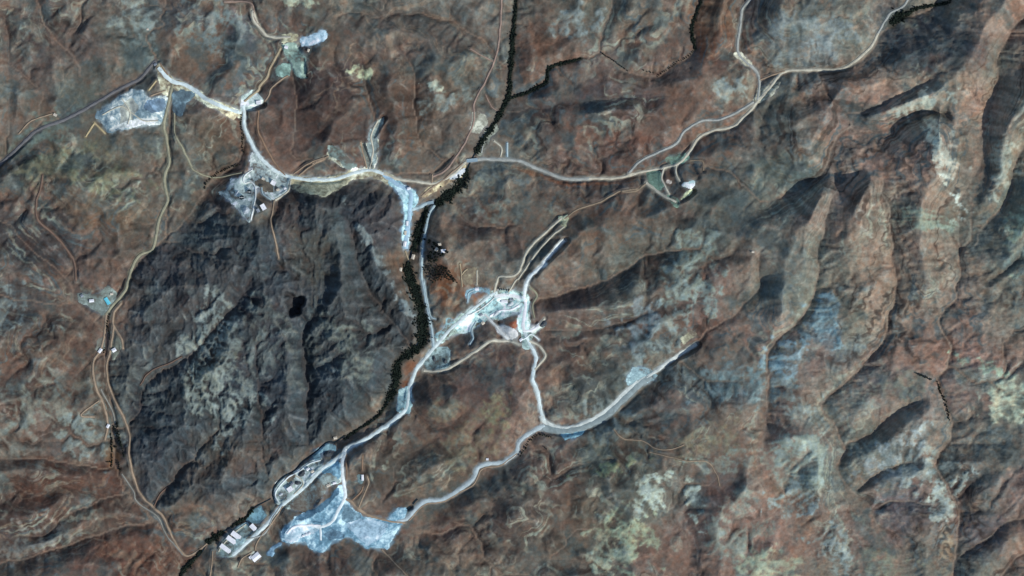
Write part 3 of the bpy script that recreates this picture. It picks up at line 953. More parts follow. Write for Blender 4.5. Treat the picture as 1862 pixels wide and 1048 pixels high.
# soil regions and painted northwest-slope shade: x y rx ry angle colour weight
SOIL_SHADE = """
80,80,120,110,0|92,90,88|.5
60,60,40,60,10|66,66,72|.6
85,20,14,18,0|96,116,118|.7
330,30,70,26,0|70,82,88|.7
350,100,50,50,30|112,102,92|.6
440,60,30,40,0|100,104,114|.6
420,110,22,26,0|84,84,76|.4
250,60,60,40,20|82,88,88|.5
50,260,60,20,-35|74,98,96|.55
60,210,50,30,0|110,88,76|.5
45,310,40,22,-40|34,46,54|.75
160,290,90,40,0|104,90,74|.5
180,380,90,50,0|102,82,68|.55
60,440,90,60,0|64,68,72|.8
40,560,60,60,0|74,78,80|.7
90,640,100,50,0|90,74,68|.6
50,720,60,60,0|86,78,76|.6
30,960,60,70,0|66,60,66|.7
120,900,130,60,-20|92,68,62|.85
60,870,90,50,0|90,68,62|.7
250,1010,120,60,0|102,76,68|.85
60,1000,90,50,0|84,68,66|.7
110,1020,80,40,0|98,82,80|.5
400,250,50,60,0|98,82,70|.5
360,400,60,40,20|88,82,76|.5
600,180,140,80,0|78,68,66|.65
560,160,90,40,-10|58,56,60|.55
560,230,90,60,0|86,74,70|.5
740,180,60,80,0|86,70,64|.5
760,70,160,50,0|88,80,80|.5
850,150,60,60,0|90,82,76|.5
680,30,80,30,0|86,74,72|.4
820,260,40,60,0|84,72,70|.5
1000,40,60,60,30|110,80,70|.6
1300,40,40,60,10|114,86,70|.5
960,100,40,50,0|104,78,68|.5
150,150,70,50,0|84,100,98|.45
260,110,50,40,20|80,98,98|.5
100,300,80,24,-20|84,98,92|.45
960,475,80,16,-22|74,90,94|.55
900,395,60,30,0|104,82,72|.5
1080,715,100,30,-8|68,86,86|.5
1330,715,90,22,8|78,98,104|.5
1600,700,60,40,-20|84,100,104|.4
1700,640,60,30,0|112,92,80|.5
1820,380,40,40,0|92,108,100|.4
1050,50,50,45,0|104,98,94|.5
1190,60,80,60,0|104,90,82|.5
1300,60,40,60,0|112,84,70|.7
1060,200,140,40,0|76,72,76|.6
980,230,60,40,0|72,66,68|.6
1120,170,90,24,8|82,82,86|.6
1090,240,110,40,10|108,92,84|.6
1150,255,90,16,8|104,76,68|.5
1100,290,120,30,0|88,76,74|.5
1330,160,50,40,0|120,116,106|.6
1310,120,26,18,-30|66,62,66|.5
1490,70,100,60,0|116,114,110|.75
1480,90,50,40,0|104,116,120|.4
1680,80,130,60,20|56,62,68|.75
1650,110,70,24,10|52,60,66|.6
1500,210,90,50,0|86,80,80|.5
1640,190,60,18,-15|124,116,110|.6
1690,230,14,60,-15|150,142,134|.6
1740,170,40,60,20|122,112,102|.6
1650,300,110,60,0|118,102,94|.6
1420,310,60,30,-10|84,94,90|.7
1460,320,40,24,-20|66,82,84|.6
1280,380,120,30,0|82,78,76|.5
1300,410,90,26,0|80,76,76|.5
1320,360,60,16,0|62,76,78|.5
1080,420,90,40,-20|104,88,80|.5
960,420,80,50,-20|96,84,80|.5
860,400,50,40,0|94,84,84|.5
820,520,44,46,0|120,86,70|.75
812,525,20,28,10|146,94,70|.55
800,505,14,36,0|128,88,70|.4
985,320,60,5,18|136,92,70|.7
1080,334,50,4,0|130,92,72|.6
735,700,10,14,0|140,88,64|.7
945,590,18,8,0|150,84,60|.8
850,560,44,32,0|126,88,70|.6
730,510,20,56,-20|110,86,74|.7
740,600,14,24,0|108,84,72|.6
750,670,16,16,0|132,84,62|.6
1100,520,100,24,-22|60,60,66|.45
1200,560,80,60,0|100,92,90|.5
1160,600,60,60,0|102,92,90|.4
1230,600,70,40,0|116,84,74|.4
1080,700,90,40,-10|74,84,84|.6
1280,700,90,30,10|86,98,100|.7
1380,560,60,60,0|110,100,92|.4
1470,560,60,60,0|112,102,94|.5
1500,595,36,46,10|88,112,122|.55
1560,600,40,40,0|100,104,96|.5
1540,640,50,20,-30|74,88,94|.5
1420,650,40,40,0|112,118,112|.5
1330,660,60,60,0|96,98,92|.5
1600,480,120,120,0|116,102,94|.6
1750,460,120,120,0|118,104,96|.5
1820,250,50,160,0|112,106,98|.5
1740,660,80,40,0|116,98,92|.5
1800,690,70,24,10|104,120,116|.6
1840,740,40,40,0|128,128,116|.6
1800,800,60,30,0|76,92,98|.4
1700,880,100,60,0|108,96,92|.5
1800,880,70,60,0|104,94,92|.5
1640,930,50,50,0|86,86,92|.6
1460,860,50,50,0|124,132,126|.6
1420,820,40,40,0|112,104,100|.4
1500,760,60,30,0|104,112,110|.5
1560,740,60,40,0|108,102,98|.4
1280,790,80,50,0|100,92,86|.5
1110,840,80,40,-10|104,104,94|.5
1080,830,40,14,-15|70,86,88|.5
1200,750,70,30,0|84,86,88|.4
1000,900,90,80,0|90,78,74|.5
880,960,110,60,0|78,66,66|.6
620,1020,140,30,0|82,68,66|.6
760,850,90,60,0|88,80,74|.6
860,700,90,40,0|82,72,72|.6
900,650,60,26,-10|64,60,64|.5
800,760,60,60,0|90,76,70|.5
700,880,60,60,0|84,74,70|.5
1080,930,60,40,0|104,86,76|.5
1200,950,100,80,0|106,92,86|.5
1300,900,50,80,20|78,72,74|.5
1380,960,80,60,0|116,102,96|.6
1780,980,50,50,-30|74,72,78|.6
1720,1000,14,40,5|138,120,104|.6
1550,1000,80,40,0|112,98,94|.4
200,830,12,24,0|122,92,68|.5
213,827,6,10,0|140,98,66|.55
190,735,30,30,0|88,76,68|.5
240,980,60,30,0|98,80,74|.4
520,1000,60,40,0|84,70,68|.5
"""
for i, l in enumerate(SOIL_SHADE.strip().splitlines()):
    g, c, w = l.split('|')
    x, y, rx, ry, an = [float(v) for v in g.split(',')]
    win, m = blob(x, y, rx, ry, an, 0.4, i * 7)
    m = (m * float(w))[..., None]
    C[win] = C[win] * (1 - m) + lin([float(v) for v in c.split(',')]) * np.array([0.96, 1.05, 0.99]) * m
C *= np.array([1.05, 1.01, 0.97], np.float32) * (1 + 0.36 * sst(1180, 1560, PX + 0.25 * (PY - 500)))[..., None]
tz = fbm(PX, PY, 210, 1401, 4, 0.55)
tk = (sst(-0.15, 0.55, tz) * (0.15 + 0.40 * sst(850, 1150, PX) + 0.30 * sst(420, 200, PX) * sst(420, 250, PY)))[..., None]
C = C * (1 - tk) + (lin((94, 106, 100)) * (0.75 + 0.25 * C / 0.12)) * tk
C *= 1 + (sst(0.1, -0.5, tz) * 0.9)[..., None] * np.array([0.06, -0.06, -0.05], np.float32)
# rock strata: beds dipping gently, outcropping along the hillsides like contour lines
bed = H + 0.035 * PX * S - 0.05 * PY * S + 13 * fbm(PX, PY, 90, 431, 5, 0.6)
st = fbm(bed, np.zeros_like(bed), 16, 441, 3, 0.7) + 0.5 * fbm(bed, PX * 0.05, 5, 451, 2)
sw = (0.3 + 0.7 * sst(250, 500, PX + (800 - PY))) * 0.07 + 0.12 * np.clip(fbm(PX, PY, 240, 461, 3) + 0.35, 0, 1)
C *= (1 + st * sw)[..., None]
pale_bed = sst(0.55, 0.9, st) * sst(-0.1, 0.5, fbm(PX, PY, 150, 471, 3)) * 0.3 * (1 - darkm)
C = C * (1 - pale_bed[..., None]) + lin((138, 140, 130)) * pale_bed[..., None]
# beds of different rock cropping out along the slopes
g1, g0 = np.gradient(blur(H, 3))
SLO = np.hypot(g0, g1) / (SP * S)


def bands(seed, dx, dy, thick):
    b_ = H + dx * PX * S + dy * PY * S + 14 * fbm(PX, PY, 60, seed, 4, 0.65)
    return fbm(b_, (PX + 0.6 * PY) * 0.10, thick, seed + 5, 3, 0.65)


for seed, dx, dy, th, reg, cc, am in ((1201, 0.05, 0.03, 15, 150, (82, 100, 100), 0.75), (1231, -0.04, 0.06, 11, 120, (142, 146, 130), 0.62),
                                      (1261, 0.02, -0.07, 17, 170, (76, 66, 60), 0.70), (1291, -0.06, -0.02, 10, 130, (138, 124, 106), 0.42)):
    k = sst(0.12, 0.62, bands(seed, dx, dy, th)) * sst(-0.25, 0.45, fbm(PX, PY, reg, seed + 9, 3)) * am * (1 - 0.85 * darkm) * (0.3 + 0.7 * sst(0.10, 0.35, SLO))
    C = C * (1 - k[..., None]) + lin(cc).astype(np.float32) * k[..., None]
# dark volcanic mountain
dk = np.array(lin((52, 64, 67)))
v1 = fbm(PX + 10 * fbm(PX, PY, 40, 3, 2), PY * 0.45, 46, 481, 5, 0.6)
dcol = dk * (1 + 0.55 * v1)[..., None]
wmix = sst(0.0, 0.7, fbm(PX, PY * 0.6, 90, 491, 4))[..., None] * 0.30
dcol = dcol * (1 - wmix) + lin((84, 78, 68)) * wmix
gm = (sst(0.15, 0.7, fbm(PX, PY, 120, 495, 3)) * 0.6)[..., None]
dcol = dcol * (1 - gm) + lin((44, 54, 62)) * gm
m = darkm[..., None]
C = C * (1 - m) + dcol * m
for i, (g, c, w) in enumerate([("530,400,26,60,0", (72, 62, 58), .6), ("560,470,60,60,0", (82, 78, 66), .5), ("690,400,50,50,0", (72, 70, 70), .7),
                              ("660,600,70,70,20", (66, 68, 66), .6), ("420,470,50,50,0", (66, 68, 68), .5), ("620,370,70,20,0", (34, 40, 46), .6),
                              ("330,540,20,18,0", (28, 34, 42), .8), ("320,830,80,50,0", (50, 58, 62), .5), ("350,870,60,40,0", (84, 76, 68), .5),  # the near-black blob paints in a northwest-facing slope's shade
                              ("500,700,30,120,0", (56, 62, 66), .6), ("600,720,50,50,0", (40, 48, 54), .5), ("240,440,40,30,-20", (78, 74, 66), .6),
                              ("290,500,60,30,0", (58, 62, 64), .7), ("470,520,30,90,0", (62, 66, 66), .4), ("400,370,26,22,40", (62, 56, 56), .6),
                              ("400,820,60,40,0", (80, 78, 70), .6), ("450,840,60,30,-20", (86, 70, 60), .5), ("590,340,60,14,0", (30, 36, 42), .6)]):
    x, y, rx, ry, an = [float(v) for v in g.split(',')]
    win, mm = blob(x, y, rx, ry, an, 0.5, 700 + i * 7)
    mm = (mm * w)[..., None]
    C[win] = C[win] * (1 - mm) + lin(c) * mm
# bare rock outcrops: speckled pale rock breaking through
OUT = """
390,640,60,80,30|116,122,120|.9
430,720,70,70,30|112,118,116|.9
360,690,40,60,20|112,116,112|.8
672,445,8,84,-31|106,114,116|1.0
735,560,8,38,-38|112,122,126|.9
640,640,40,60,-30|92,96,92|.8
560,640,40,60,0|84,88,86|.6
470,620,50,90,20|86,90,88|.7
90,740,90,60,0|122,122,116|.6
150,790,50,60,30|124,132,130|.65
40,800,50,60,30|116,116,112|.5
20,560,30,40,0|112,118,118|.9
130,700,60,40,0|108,106,102|.4
110,640,90,60,0|106,96,88|.4
250,700,60,60,0|92,94,92|.6
655,130,28,14,5|158,158,138|1.2
800,160,26,12,15|160,160,150|1.1
810,185,60,16,-20|126,132,130|.6
550,5,30,10,0|150,150,136|.9
1040,40,50,40,0|122,130,130|.8
1330,170,30,30,0|138,146,144|.7
1130,980,60,60,-20|146,150,132|.8
1180,900,30,40,20|146,152,146|.9
1100,1000,40,40,0|138,138,128|.8
1340,980,60,70,0|126,130,124|.75
1400,1030,60,30,0|146,146,130|.8
1260,910,16,50,-10|150,156,150|.9
1460,840,50,70,20|136,146,140|.8
1440,910,50,30,0|134,148,148|.75
1640,830,60,40,-30|138,142,142|1.0
1700,850,40,60,10|134,138,134|.75
1560,810,30,30,0|130,134,130|.6
1590,870,50,30,0|118,124,128|.7
1720,900,40,40,0|146,150,146|.9
1830,740,50,40,0|160,160,146|1.1
1520,1000,60,40,20|132,138,136|1.0
1600,1030,60,30,0|124,124,112|.8
1400,690,50,60,0|116,130,130|.9
1320,690,70,40,10|104,122,126|.9
1240,520,60,60,30|122,134,130|.8
1270,470,50,50,0|124,132,126|.7
1160,580,40,60,0|116,128,134|.8
1220,600,40,30,0|124,134,132|.7
1500,590,40,50,0|112,140,150|.9
1420,650,40,30,0|120,146,156|.8
1690,240,12,90,-12|178,172,162|1.2
1650,200,60,16,-15|146,146,140|.9
1720,300,30,40,0|150,146,140|.9
1820,310,30,60,0|152,150,142|.8
1740,380,20,30,-30|176,180,176|.9
1680,400,70,20,10|124,140,130|.6
1840,420,20,60,0|142,150,136|.7
1800,670,60,14,20|136,150,136|.8
1640,700,40,30,0|116,118,108|.5
1440,130,60,40,0|130,136,136|.5
1500,60,80,40,20|120,130,132|.6
1640,30,40,20,0|136,128,114|.5
250,50,50,50,0|122,132,130|.6
410,60,40,50,0|120,126,126|.7
380,50,60,40,10|108,120,120|.7
100,240,70,30,-30|108,124,118|.6
120,300,90,30,-10|128,118,98|.5
200,330,70,30,10|116,116,96|.5
300,300,40,30,0|112,108,98|.4
900,380,50,20,20|112,118,114|.6
1000,480,70,14,-22|122,110,102|.5
850,790,60,60,30|118,110,94|.5
900,760,24,40,10|124,118,100|.8
780,930,50,50,0|104,96,86|.4
1100,760,40,40,0|124,132,130|.6
1160,670,30,24,0|120,128,126|.7
1290,800,60,30,-20|122,118,102|.5
1120,850,50,14,-10|128,130,106|.8
1300,850,40,24,0|128,132,126|.7
1380,830,50,20,0|122,128,124|.6
60,60,90,60,0|116,112,104|.4
30,180,50,70,0|110,106,104|.3
40,1000,90,40,-10|128,126,124|.6
100,960,30,20,0|130,126,124|.6
1480,740,60,20,-10|130,138,136|.6
1230,680,60,20,0|112,124,124|.6
"""
sp1 = ridged(PX + 3 * fbm(PX, PY, 12, 8, 2), PY, 13, 521, 3, 0.6) - 1.15
sp2 = fbm(PX, PY, 7, 531, 3, 0.6)
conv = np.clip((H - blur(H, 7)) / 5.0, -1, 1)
spk = 0.30 * sp1 + 0.30 * sp2 + 0.45 * conv + 0.16 * LIC * RK
for i, l in enumerate(OUT.strip().splitlines()):
    g, c, w = l.split('|')
    x, y, rx, ry, an = [float(v) for v in g.split(',')]
    win, mm = blob(x, y, rx, ry, an, 0.7, 2000 + i * 7)
    k = sst(0.05, 0.75, spk[win] + 0.75 * mm - 0.35 + 0.2 * (st[win])) * np.minimum(1, mm * 2) * min(1.0, float(w)) * 0.9
    H[win] += 1.3 * k * min(1.0, float(w))
    k = k[..., None]
    C[win] = C[win] * (1 - k) + lin([float(v) for v in c.split(',')]) * np.array([0.96, 1.06, 0.96]) * k
# scattered small rock exposures everywhere
k = sst(0.55, 1.0, spk + 0.35 * t2) * 0.35
k = (k * (1 - 0.6 * darkm))[..., None]
C = C * (1 - k) + lin((128, 128, 120)) * k
k = sst(0.5, 0.95, fbm(PX, PY, 26, 541, 4, 0.6) + 0.25 * noise(PX, PY, 6, 547)) * 0.2 * (1 - 0.7 * darkm)
C = C * (1 - k[..., None]) + lin((122, 88, 72)) * k[..., None]
k = sst(0.25, 0.95, fbm(PX, PY, 46, 561, 5, 0.62)) * 0.55 * (1 - 0.5 * darkm)
C = C * (1 - k[..., None]) + lin((76, 94, 92)) * k[..., None]
# pale sediment in the washes
fl = sst(7.0, 32.0, FLOW) * (0.55 + 0.25 * noise(PX, PY, 60, 571)) * (1 - 0.75 * darkm)
C = C * (1 - fl[..., None]) + lin((132, 118, 104)) * fl[..., None]
C *= (1 + 0.10 * LIC * RK * (1 + 0.8 * darkm))[..., None]
# bare rock on the spurs, soil gathered in the hollows
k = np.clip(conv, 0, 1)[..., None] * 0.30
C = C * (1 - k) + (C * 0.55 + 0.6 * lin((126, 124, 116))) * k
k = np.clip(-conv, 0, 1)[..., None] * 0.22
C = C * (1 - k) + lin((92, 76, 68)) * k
C *= (1 + 0.09 * fbm(PX, PY, 6, 581, 3, 0.8))[..., None]
ch = noise(PX, PY, 7, 583) + 0.7 * noise(PX, PY, 3.5, 585)
C *= 1 + ch[..., None] * np.array([0.10, -0.02, -0.07], np.float32)
# real spread between bare pale rock and dark desert varnish
lum = (C @ np.array([0.3, 0.55, 0.15], np.float32))[..., None]
satk = 0.86 + 0.34 * sst(-0.012, 0.02, C[..., 0] - C[..., 2])[..., None]
C = 0.88 * (lum + (C - lum) * satk) * np.clip(lum / 0.125, 0.3, 3) ** (0.45 * (1 - 0.75 * darkm[..., None])) * (1 + 0.22 * darkm[..., None])
# thin pale washes along the drainage lines
for p, _h in VL[1:]:
    def fn(win, D, Z):
        k = (np.exp(-(D / 1.5) ** 2) * (0.04 + 0.34 * sst(1300, 1450, PX[win])) * (1 - 0.8 * darkm[win]) * np.clip(0.5 + 1.6 * noise(PX[win], PY[win], 22, 577), 0, 1.2))[..., None]
        C[win] = C[win] * (1 - k) + lin((156, 144, 126)) * k
    carve(p[::4], np.zeros(len(p[::4])), 5, fn)
# road and yard dust spread on the ground around
rag = noise(PX, PY, 9, 591) + 0.9 * noise(PX, PY, 4.5, 593)
dm = (sst(0.25, 0.95, DUST + 0.35 * rag * (DUST > 0.05)) * 0.85)[..., None]
C = C * (1 - dm) + DUSTC * dm
# leaf litter and moist soil below the woods
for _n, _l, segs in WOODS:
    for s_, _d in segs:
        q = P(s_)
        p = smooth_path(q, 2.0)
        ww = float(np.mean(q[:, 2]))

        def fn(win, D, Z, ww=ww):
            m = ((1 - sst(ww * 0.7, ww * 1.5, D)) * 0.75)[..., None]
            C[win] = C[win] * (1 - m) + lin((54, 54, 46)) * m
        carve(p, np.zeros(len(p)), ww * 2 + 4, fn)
C = np.clip(C, 0.006, 0.85)


# ------------------------------------------------------------------ mesh helpers
def wx(px):
    return (np.asarray(px, float) - CX) * S


def wy(py):
    return (CY - np.asarray(py, float)) * S


def mesh_obj(name, verts, faces, mat, parent=None, smooth=False, col=None):
    me = bpy.data.meshes.new(name)
    verts = np.asarray(verts, np.float32)
    if isinstance(faces, np.ndarray):
        n, k = faces.shape
        me.vertices.add(len(verts))
        me.vertices.foreach_set('co', verts.ravel())
        me.loops.add(n * k)
        me.loops.foreach_set('vertex_index', faces.astype(np.int32).ravel())
        me.polygons.add(n)
        me.polygons.foreach_set('loop_start', (np.arange(n) * k).astype(np.int32))
        me.polygons.foreach_set('loop_total', np.full(n, k, np.int32))
        me.update(calc_edges=True)
    else:
        me.from_pydata(verts.tolist(), [], faces)
        me.update()
    if smooth:
        me.polygons.foreach_set('use_smooth', np.ones(len(me.polygons), bool))
    if col is not None:
        at = me.attributes.new('rock_colour', 'FLOAT_COLOR', 'POINT')
        at.data.foreach_set('color', np.c_[col.reshape(-1, 3), np.ones(col.size // 3)].astype(np.float32).ravel())
    me.materials.append(mat)
    o = bpy.data.objects.new(name, me)
    COL.objects.link(o)
    if parent is not None:
        o.parent = parent
    return o


def tag(o, label=None, cat=None, group=None, kind=None):
    for k, v in (('label', label), ('category', cat), ('group', group), ('kind', kind)):
        if v:
            o[k] = v
    return o


def new_mat(name, rough=0.95):
    m = bpy.data.materials.new(name)
    m.use_nodes = True
    b = m.node_tree.nodes['Principled BSDF']
    b.inputs['Roughness'].default_value = rough
    b.inputs['Specular IOR Level'].default_value = 0.15
    return m, m.node_tree.nodes, m.node_tree.links, b


def two_tone(name, ca, cb, scale=0.02, rough=0.95, bump=1.0, lo=0.35, hi=0.65):
    m, N, L, b = new_mat(name, rough)
    geo = N.new('ShaderNodeNewGeometry')
    no = N.new('ShaderNodeTexNoise')
    no.inputs['Scale'].default_value = scale
    no.inputs['Detail'].default_value = 6
    no.inputs['Roughness'].default_value = 0.65
    no.inputs['Distortion'].default_value = 0.6
    r = N.new('ShaderNodeValToRGB')
    r.color_ramp.elements[0].position = lo
    r.color_ramp.elements[1].position = hi
    r.color_ramp.elements[0].color = (*lin(cb), 1)
    r.color_ramp.elements[1].color = (*lin(ca), 1)
    L.new(geo.outputs['Position'], no.inputs['Vector'])
    L.new(no.outputs['Fac'], r.inputs['Fac'])
    L.new(r.outputs['Color'], b.inputs['Base Color'])
    if bump:
        n2 = N.new('ShaderNodeTexNoise')
        n2.inputs['Scale'].default_value = 0.12
        n2.inputs['Detail'].default_value = 4
        bp = N.new('ShaderNodeBump')
        bp.inputs['Strength'].default_value = 0.5
        bp.inputs['Distance'].default_value = 2.0 * bump
        L.new(geo.outputs['Position'], n2.inputs['Vector'])
        L.new(n2.outputs['Fac'], bp.inputs['Height'])
        L.new(bp.outputs['Normal'], b.inputs['Normal'])
    return m


def yard_mat(name, ca, cb, dump):
    """crushed rock: patches of dirt, two gravel tones and bright fines, broken at several scales"""
    m, N, L, b = new_mat(name, 0.95)
    geo = N.new('ShaderNodeNewGeometry')
    fac = None
    for sc, dt, wgt, dist in ((0.011, 4, 0.55, 1.2), (0.06, 6, 0.45, 0.3)):
        no = N.new('ShaderNodeTexNoise')
        no.inputs['Scale'].default_value = sc
        no.inputs['Detail'].default_value = dt
        no.inputs['Roughness'].default_value = 0.65
        no.inputs['Distortion'].default_value = dist
        L.new(geo.outputs['Position'], no.inputs['Vector'])
        mu = N.new('ShaderNodeMath')
        mu.operation = 'MULTIPLY'
        mu.inputs[1].default_value = wgt
        L.new(no.outputs['Fac'], mu.inputs[0])
        if fac is None:
            fac = mu.outputs[0]
        else:
            ad = N.new('ShaderNodeMath')
            ad.operation = 'ADD'
            L.new(fac, ad.inputs[0])
            L.new(mu.outputs[0], ad.inputs[1])
            fac = ad.outputs[0]
    r = N.new('ShaderNodeValToRGB')
    e = r.color_ramp.elements
    tn = np.array((1.02, 1.0, 0.985)) if dump else np.array((1.06, 1.08, 1.0))
    ca, cb = np.minimum(np.array(ca, float) * tn, 248), np.array(cb, float) * tn
    dirt = cb * 0.84 if dump else cb * 0.3 + np.array((104, 94, 84)) * 0.62
    stops = [(0.405, dirt), (0.47, cb * 0.9 + ca * 0.1), (0.53, ca * 0.75 + cb * 0.25), (0.60, np.minimum(ca * 1.18 + 8, 250))]
    e[0].position, e[0].color = stops[0][0], (*lin(stops[0][1]), 1)
    e[1].position, e[1].color = stops[3][0], (*lin(stops[3][1]), 1)
    for p_, c_ in stops[1:3]:
        q = e.new(p_)
        q.color = (*lin(c_), 1)
    L.new(fac, r.inputs['Fac'])
    L.new(r.outputs['Color'], b.inputs['Base Color'])
    n2 = N.new('ShaderNodeTexNoise')
    n2.inputs['Scale'].default_value = 0.07
    n2.inputs['Detail'].default_value = 5
    bp = N.new('ShaderNodeBump')
    bp.inputs['Strength'].default_value = 0.6
    bp.inputs['Distance'].default_value = 4.0 if dump else 1.5
    L.new(geo.outputs['Position'], n2.inputs['Vector'])
    L.new(n2.outputs['Fac'], bp.inputs['Height'])
    L.new(bp.outputs['Normal'], b.inputs['Normal'])
    return m


# terrain material: surveyed rock colour broken up by fine grain
tm, N, L, b = new_mat('rock_and_soil', 0.97)
at = N.new('ShaderNodeAttribute')
at.attribute_name = 'rock_colour'
geo = N.new('ShaderNodeNewGeometry')
n1 = N.new('ShaderNodeTexNoise')
n1.inputs['Scale'].default_value = 0.075
n1.inputs['Detail'].default_value = 7
n1.inputs['Roughness'].default_value = 0.7
mr = N.new('ShaderNodeMapRange')
mr.inputs['From Min'].default_value = 0.3
mr.inputs['From Max'].default_value = 0.7
mr.inputs['To Min'].default_value = 0.78
mr.inputs['To Max'].default_value = 1.21
mx = N.new('ShaderNodeMix')
mx.data_type = 'RGBA'
mx.blend_type = 'MULTIPLY'
mx.inputs['Factor'].default_value = 1.0
L.new(geo.outputs['Position'], n1.inputs['Vector'])
L.new(n1.outputs['Fac'], mr.inputs['Value'])
L.new(at.outputs['Color'], mx.inputs[6])
L.new(mr.outputs['Result'], mx.inputs[7])
L.new(mx.outputs[2], b.inputs['Base Color'])
n2 = N.new('ShaderNodeTexNoise')
n2.inputs['Scale'].default_value = 0.04
n2.inputs['Detail'].default_value = 6
n2.inputs['Roughness'].default_value = 0.6
bp = N.new('ShaderNodeBump')
bp.inputs['Strength'].default_value = 0.55
bp.inputs['Distance'].default_value = 3.2
L.new(geo.outputs['Position'], n2.inputs['Vector'])
L.new(n2.outputs['Fac'], bp.inputs['Height'])
L.new(bp.outputs['Normal'], b.inputs['Normal'])

# ------------------------------------------------------------------ terrain sheet, fine inside, coarsening outwards to the far hills
ext = np.cumsum(6.0 * 1.32 ** np.arange(22))
vx = np.r_[gx[0] - ext[::-1], gx, gx[-1] + ext]
vy = np.r_[gy[0] - ext[::-1], gy, gy[-1] + ext]
E = len(ext)
Hf = np.pad(H, E, mode='edge')
Cf = np.pad(C, ((E, E), (E, E), (0, 0)), mode='edge')
VX, VY = np.meshgrid(vx, vy)
dist = np.maximum(np.maximum(gx[0] - VX, VX - gx[-1]), np.maximum(gy[0] - VY, VY - gy[-1]))
out = np.clip(dist / 120, 0, 1)
Hf = Hf * (1 - out) + out * (120 + 90 * fbm(VX, VY, 260, 611, 5))
Cf = Cf * (1 - out[..., None]) + out[..., None] * lin((96, 82, 76))
ny, nx = VX.shape
idx = np.arange(ny * nx).reshape(ny, nx)
faces = np.stack([idx[1:, :-1], idx[1:, 1:], idx[:-1, 1:], idx[:-1, :-1]], -1).reshape(-1, 4)
ter = mesh_obj('terrain', np.c_[wx(VX).ravel(), wy(VY).ravel(), Hf.ravel()], faces, tm, smooth=True, col=Cf)
tag(ter, kind='structure')

# ------------------------------------------------------------------ yards, dumps and heaps as sheets on the shaped ground
gidx = np.arange(NY * NX).reshape(NY, NX)
owner = np.full((NY, NX), -1, np.int16)
for k, pd in enumerate(pads):
    owner[pd[3] > 0.5] = k
anyp = owner >= 0
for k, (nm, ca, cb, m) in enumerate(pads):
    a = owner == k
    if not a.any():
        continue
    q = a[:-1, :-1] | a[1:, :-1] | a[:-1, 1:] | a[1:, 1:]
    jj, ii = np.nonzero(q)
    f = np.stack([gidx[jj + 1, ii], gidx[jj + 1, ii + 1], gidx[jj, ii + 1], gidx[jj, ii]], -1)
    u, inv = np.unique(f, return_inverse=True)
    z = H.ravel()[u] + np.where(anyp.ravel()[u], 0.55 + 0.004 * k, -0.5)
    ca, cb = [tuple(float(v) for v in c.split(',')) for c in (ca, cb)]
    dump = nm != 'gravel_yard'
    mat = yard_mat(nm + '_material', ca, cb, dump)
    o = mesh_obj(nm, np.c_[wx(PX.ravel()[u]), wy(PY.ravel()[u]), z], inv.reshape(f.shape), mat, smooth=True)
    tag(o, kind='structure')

# ------------------------------------------------------------------ roads as ribbons draped on their graded beds
RM = {}
for k, (w, c, p) in enumerate(roads):
    if c not in RM:
        cc = np.array(RCOL[c], float)
        RM[c] = two_tone('road_' + c, np.minimum(cc * 1.07, 245), cc * 0.86, 0.05, 0.95, 0.3, 0.3, 0.65)
    d = np.gradient(p, axis=0)
    d /= np.hypot(d[:, 0], d[:, 1])[:, None] + 1e-9
    nrm = np.c_[-d[:, 1], d[:, 0]]
    hw = w * 0.46 * (1 + 0.30 * noise(p[:, 0], p[:, 1], 9, 640 + k))
    vs, offs = [], (-1.0, -0.72, 0.0, 0.72, 1.0)
    for o_ in offs:
        q = p + nrm * (hw * o_)[:, None]
        z = sample(H, q[:, 0], q[:, 1]) + (1.25 + 0.012 * k if abs(o_) < 0.9 else -0.3)
        vs.append(np.c_[wx(q[:, 0]), wy(q[:, 1]), z])
    vs = np.stack(vs, 1)
    n = len(p)
    id_ = np.arange(n * 5).reshape(n, 5)
    f = np.stack([id_[:-1, :-1], id_[:-1, 1:], id_[1:, 1:], id_[1:, :-1]], -1).reshape(-1, 4)
    o = mesh_obj('dirt_road' if c not in ('main', 'bright', 'bright2', 'grey', 'blue', 'bluegrey') else 'haul_road', vs.reshape(-1, 3), f, RM[c], smooth=True)
    tag(o, kind='structure')
# ------------------------------------------------------------------ streams
water, N, L, b = new_mat('stream_water', 0.12)
b.inputs['Base Color'].default_value = (0.010, 0.020, 0.024, 1)
b.inputs['Specular IOR Level'].default_value = 0.4
n2 = N.new('ShaderNodeTexNoise')
n2.inputs['Scale'].default_value = 0.6
bp = N.new('ShaderNodeBump')
bp.inputs['Strength'].default_value = 0.1
L.new(n2.outputs['Fac'], bp.inputs['Height'])
L.new(bp.outputs['Normal'], b.inputs['Normal'])


def ribbon(name, p, w, dz, mat):
    d = np.gradient(p, axis=0)
    d /= np.hypot(d[:, 0], d[:, 1])[:, None] + 1e-9
    nrm = np.c_[-d[:, 1], d[:, 0]]
    w = np.broadcast_to(w, len(p))
    vs = []
    for o_ in (-0.5, 0.0, 0.5):
        q = p + nrm * (w * o_)[:, None]
        vs.append(np.c_[wx(q[:, 0]), wy(q[:, 1]), sample(H, p[:, 0], p[:, 1]) * 0.5 + sample(H, q[:, 0], q[:, 1]) * 0.5 + dz])
    vs = np.stack(vs, 1)
    n = len(p)
    i = np.arange(n * 3).reshape(n, 3)
    f = np.stack([i[:-1, :-1], i[:-1, 1:], i[1:, 1:], i[1:, :-1]], -1).reshape(-1, 4)
    return tag(mesh_obj(name, vs.reshape(-1, 3), f, mat, smooth=True), kind='structure')


for nm, s_, w in STREAMS:
    ribbon(nm, smooth_path(P(s_), 2.0), w, 0.7, water)

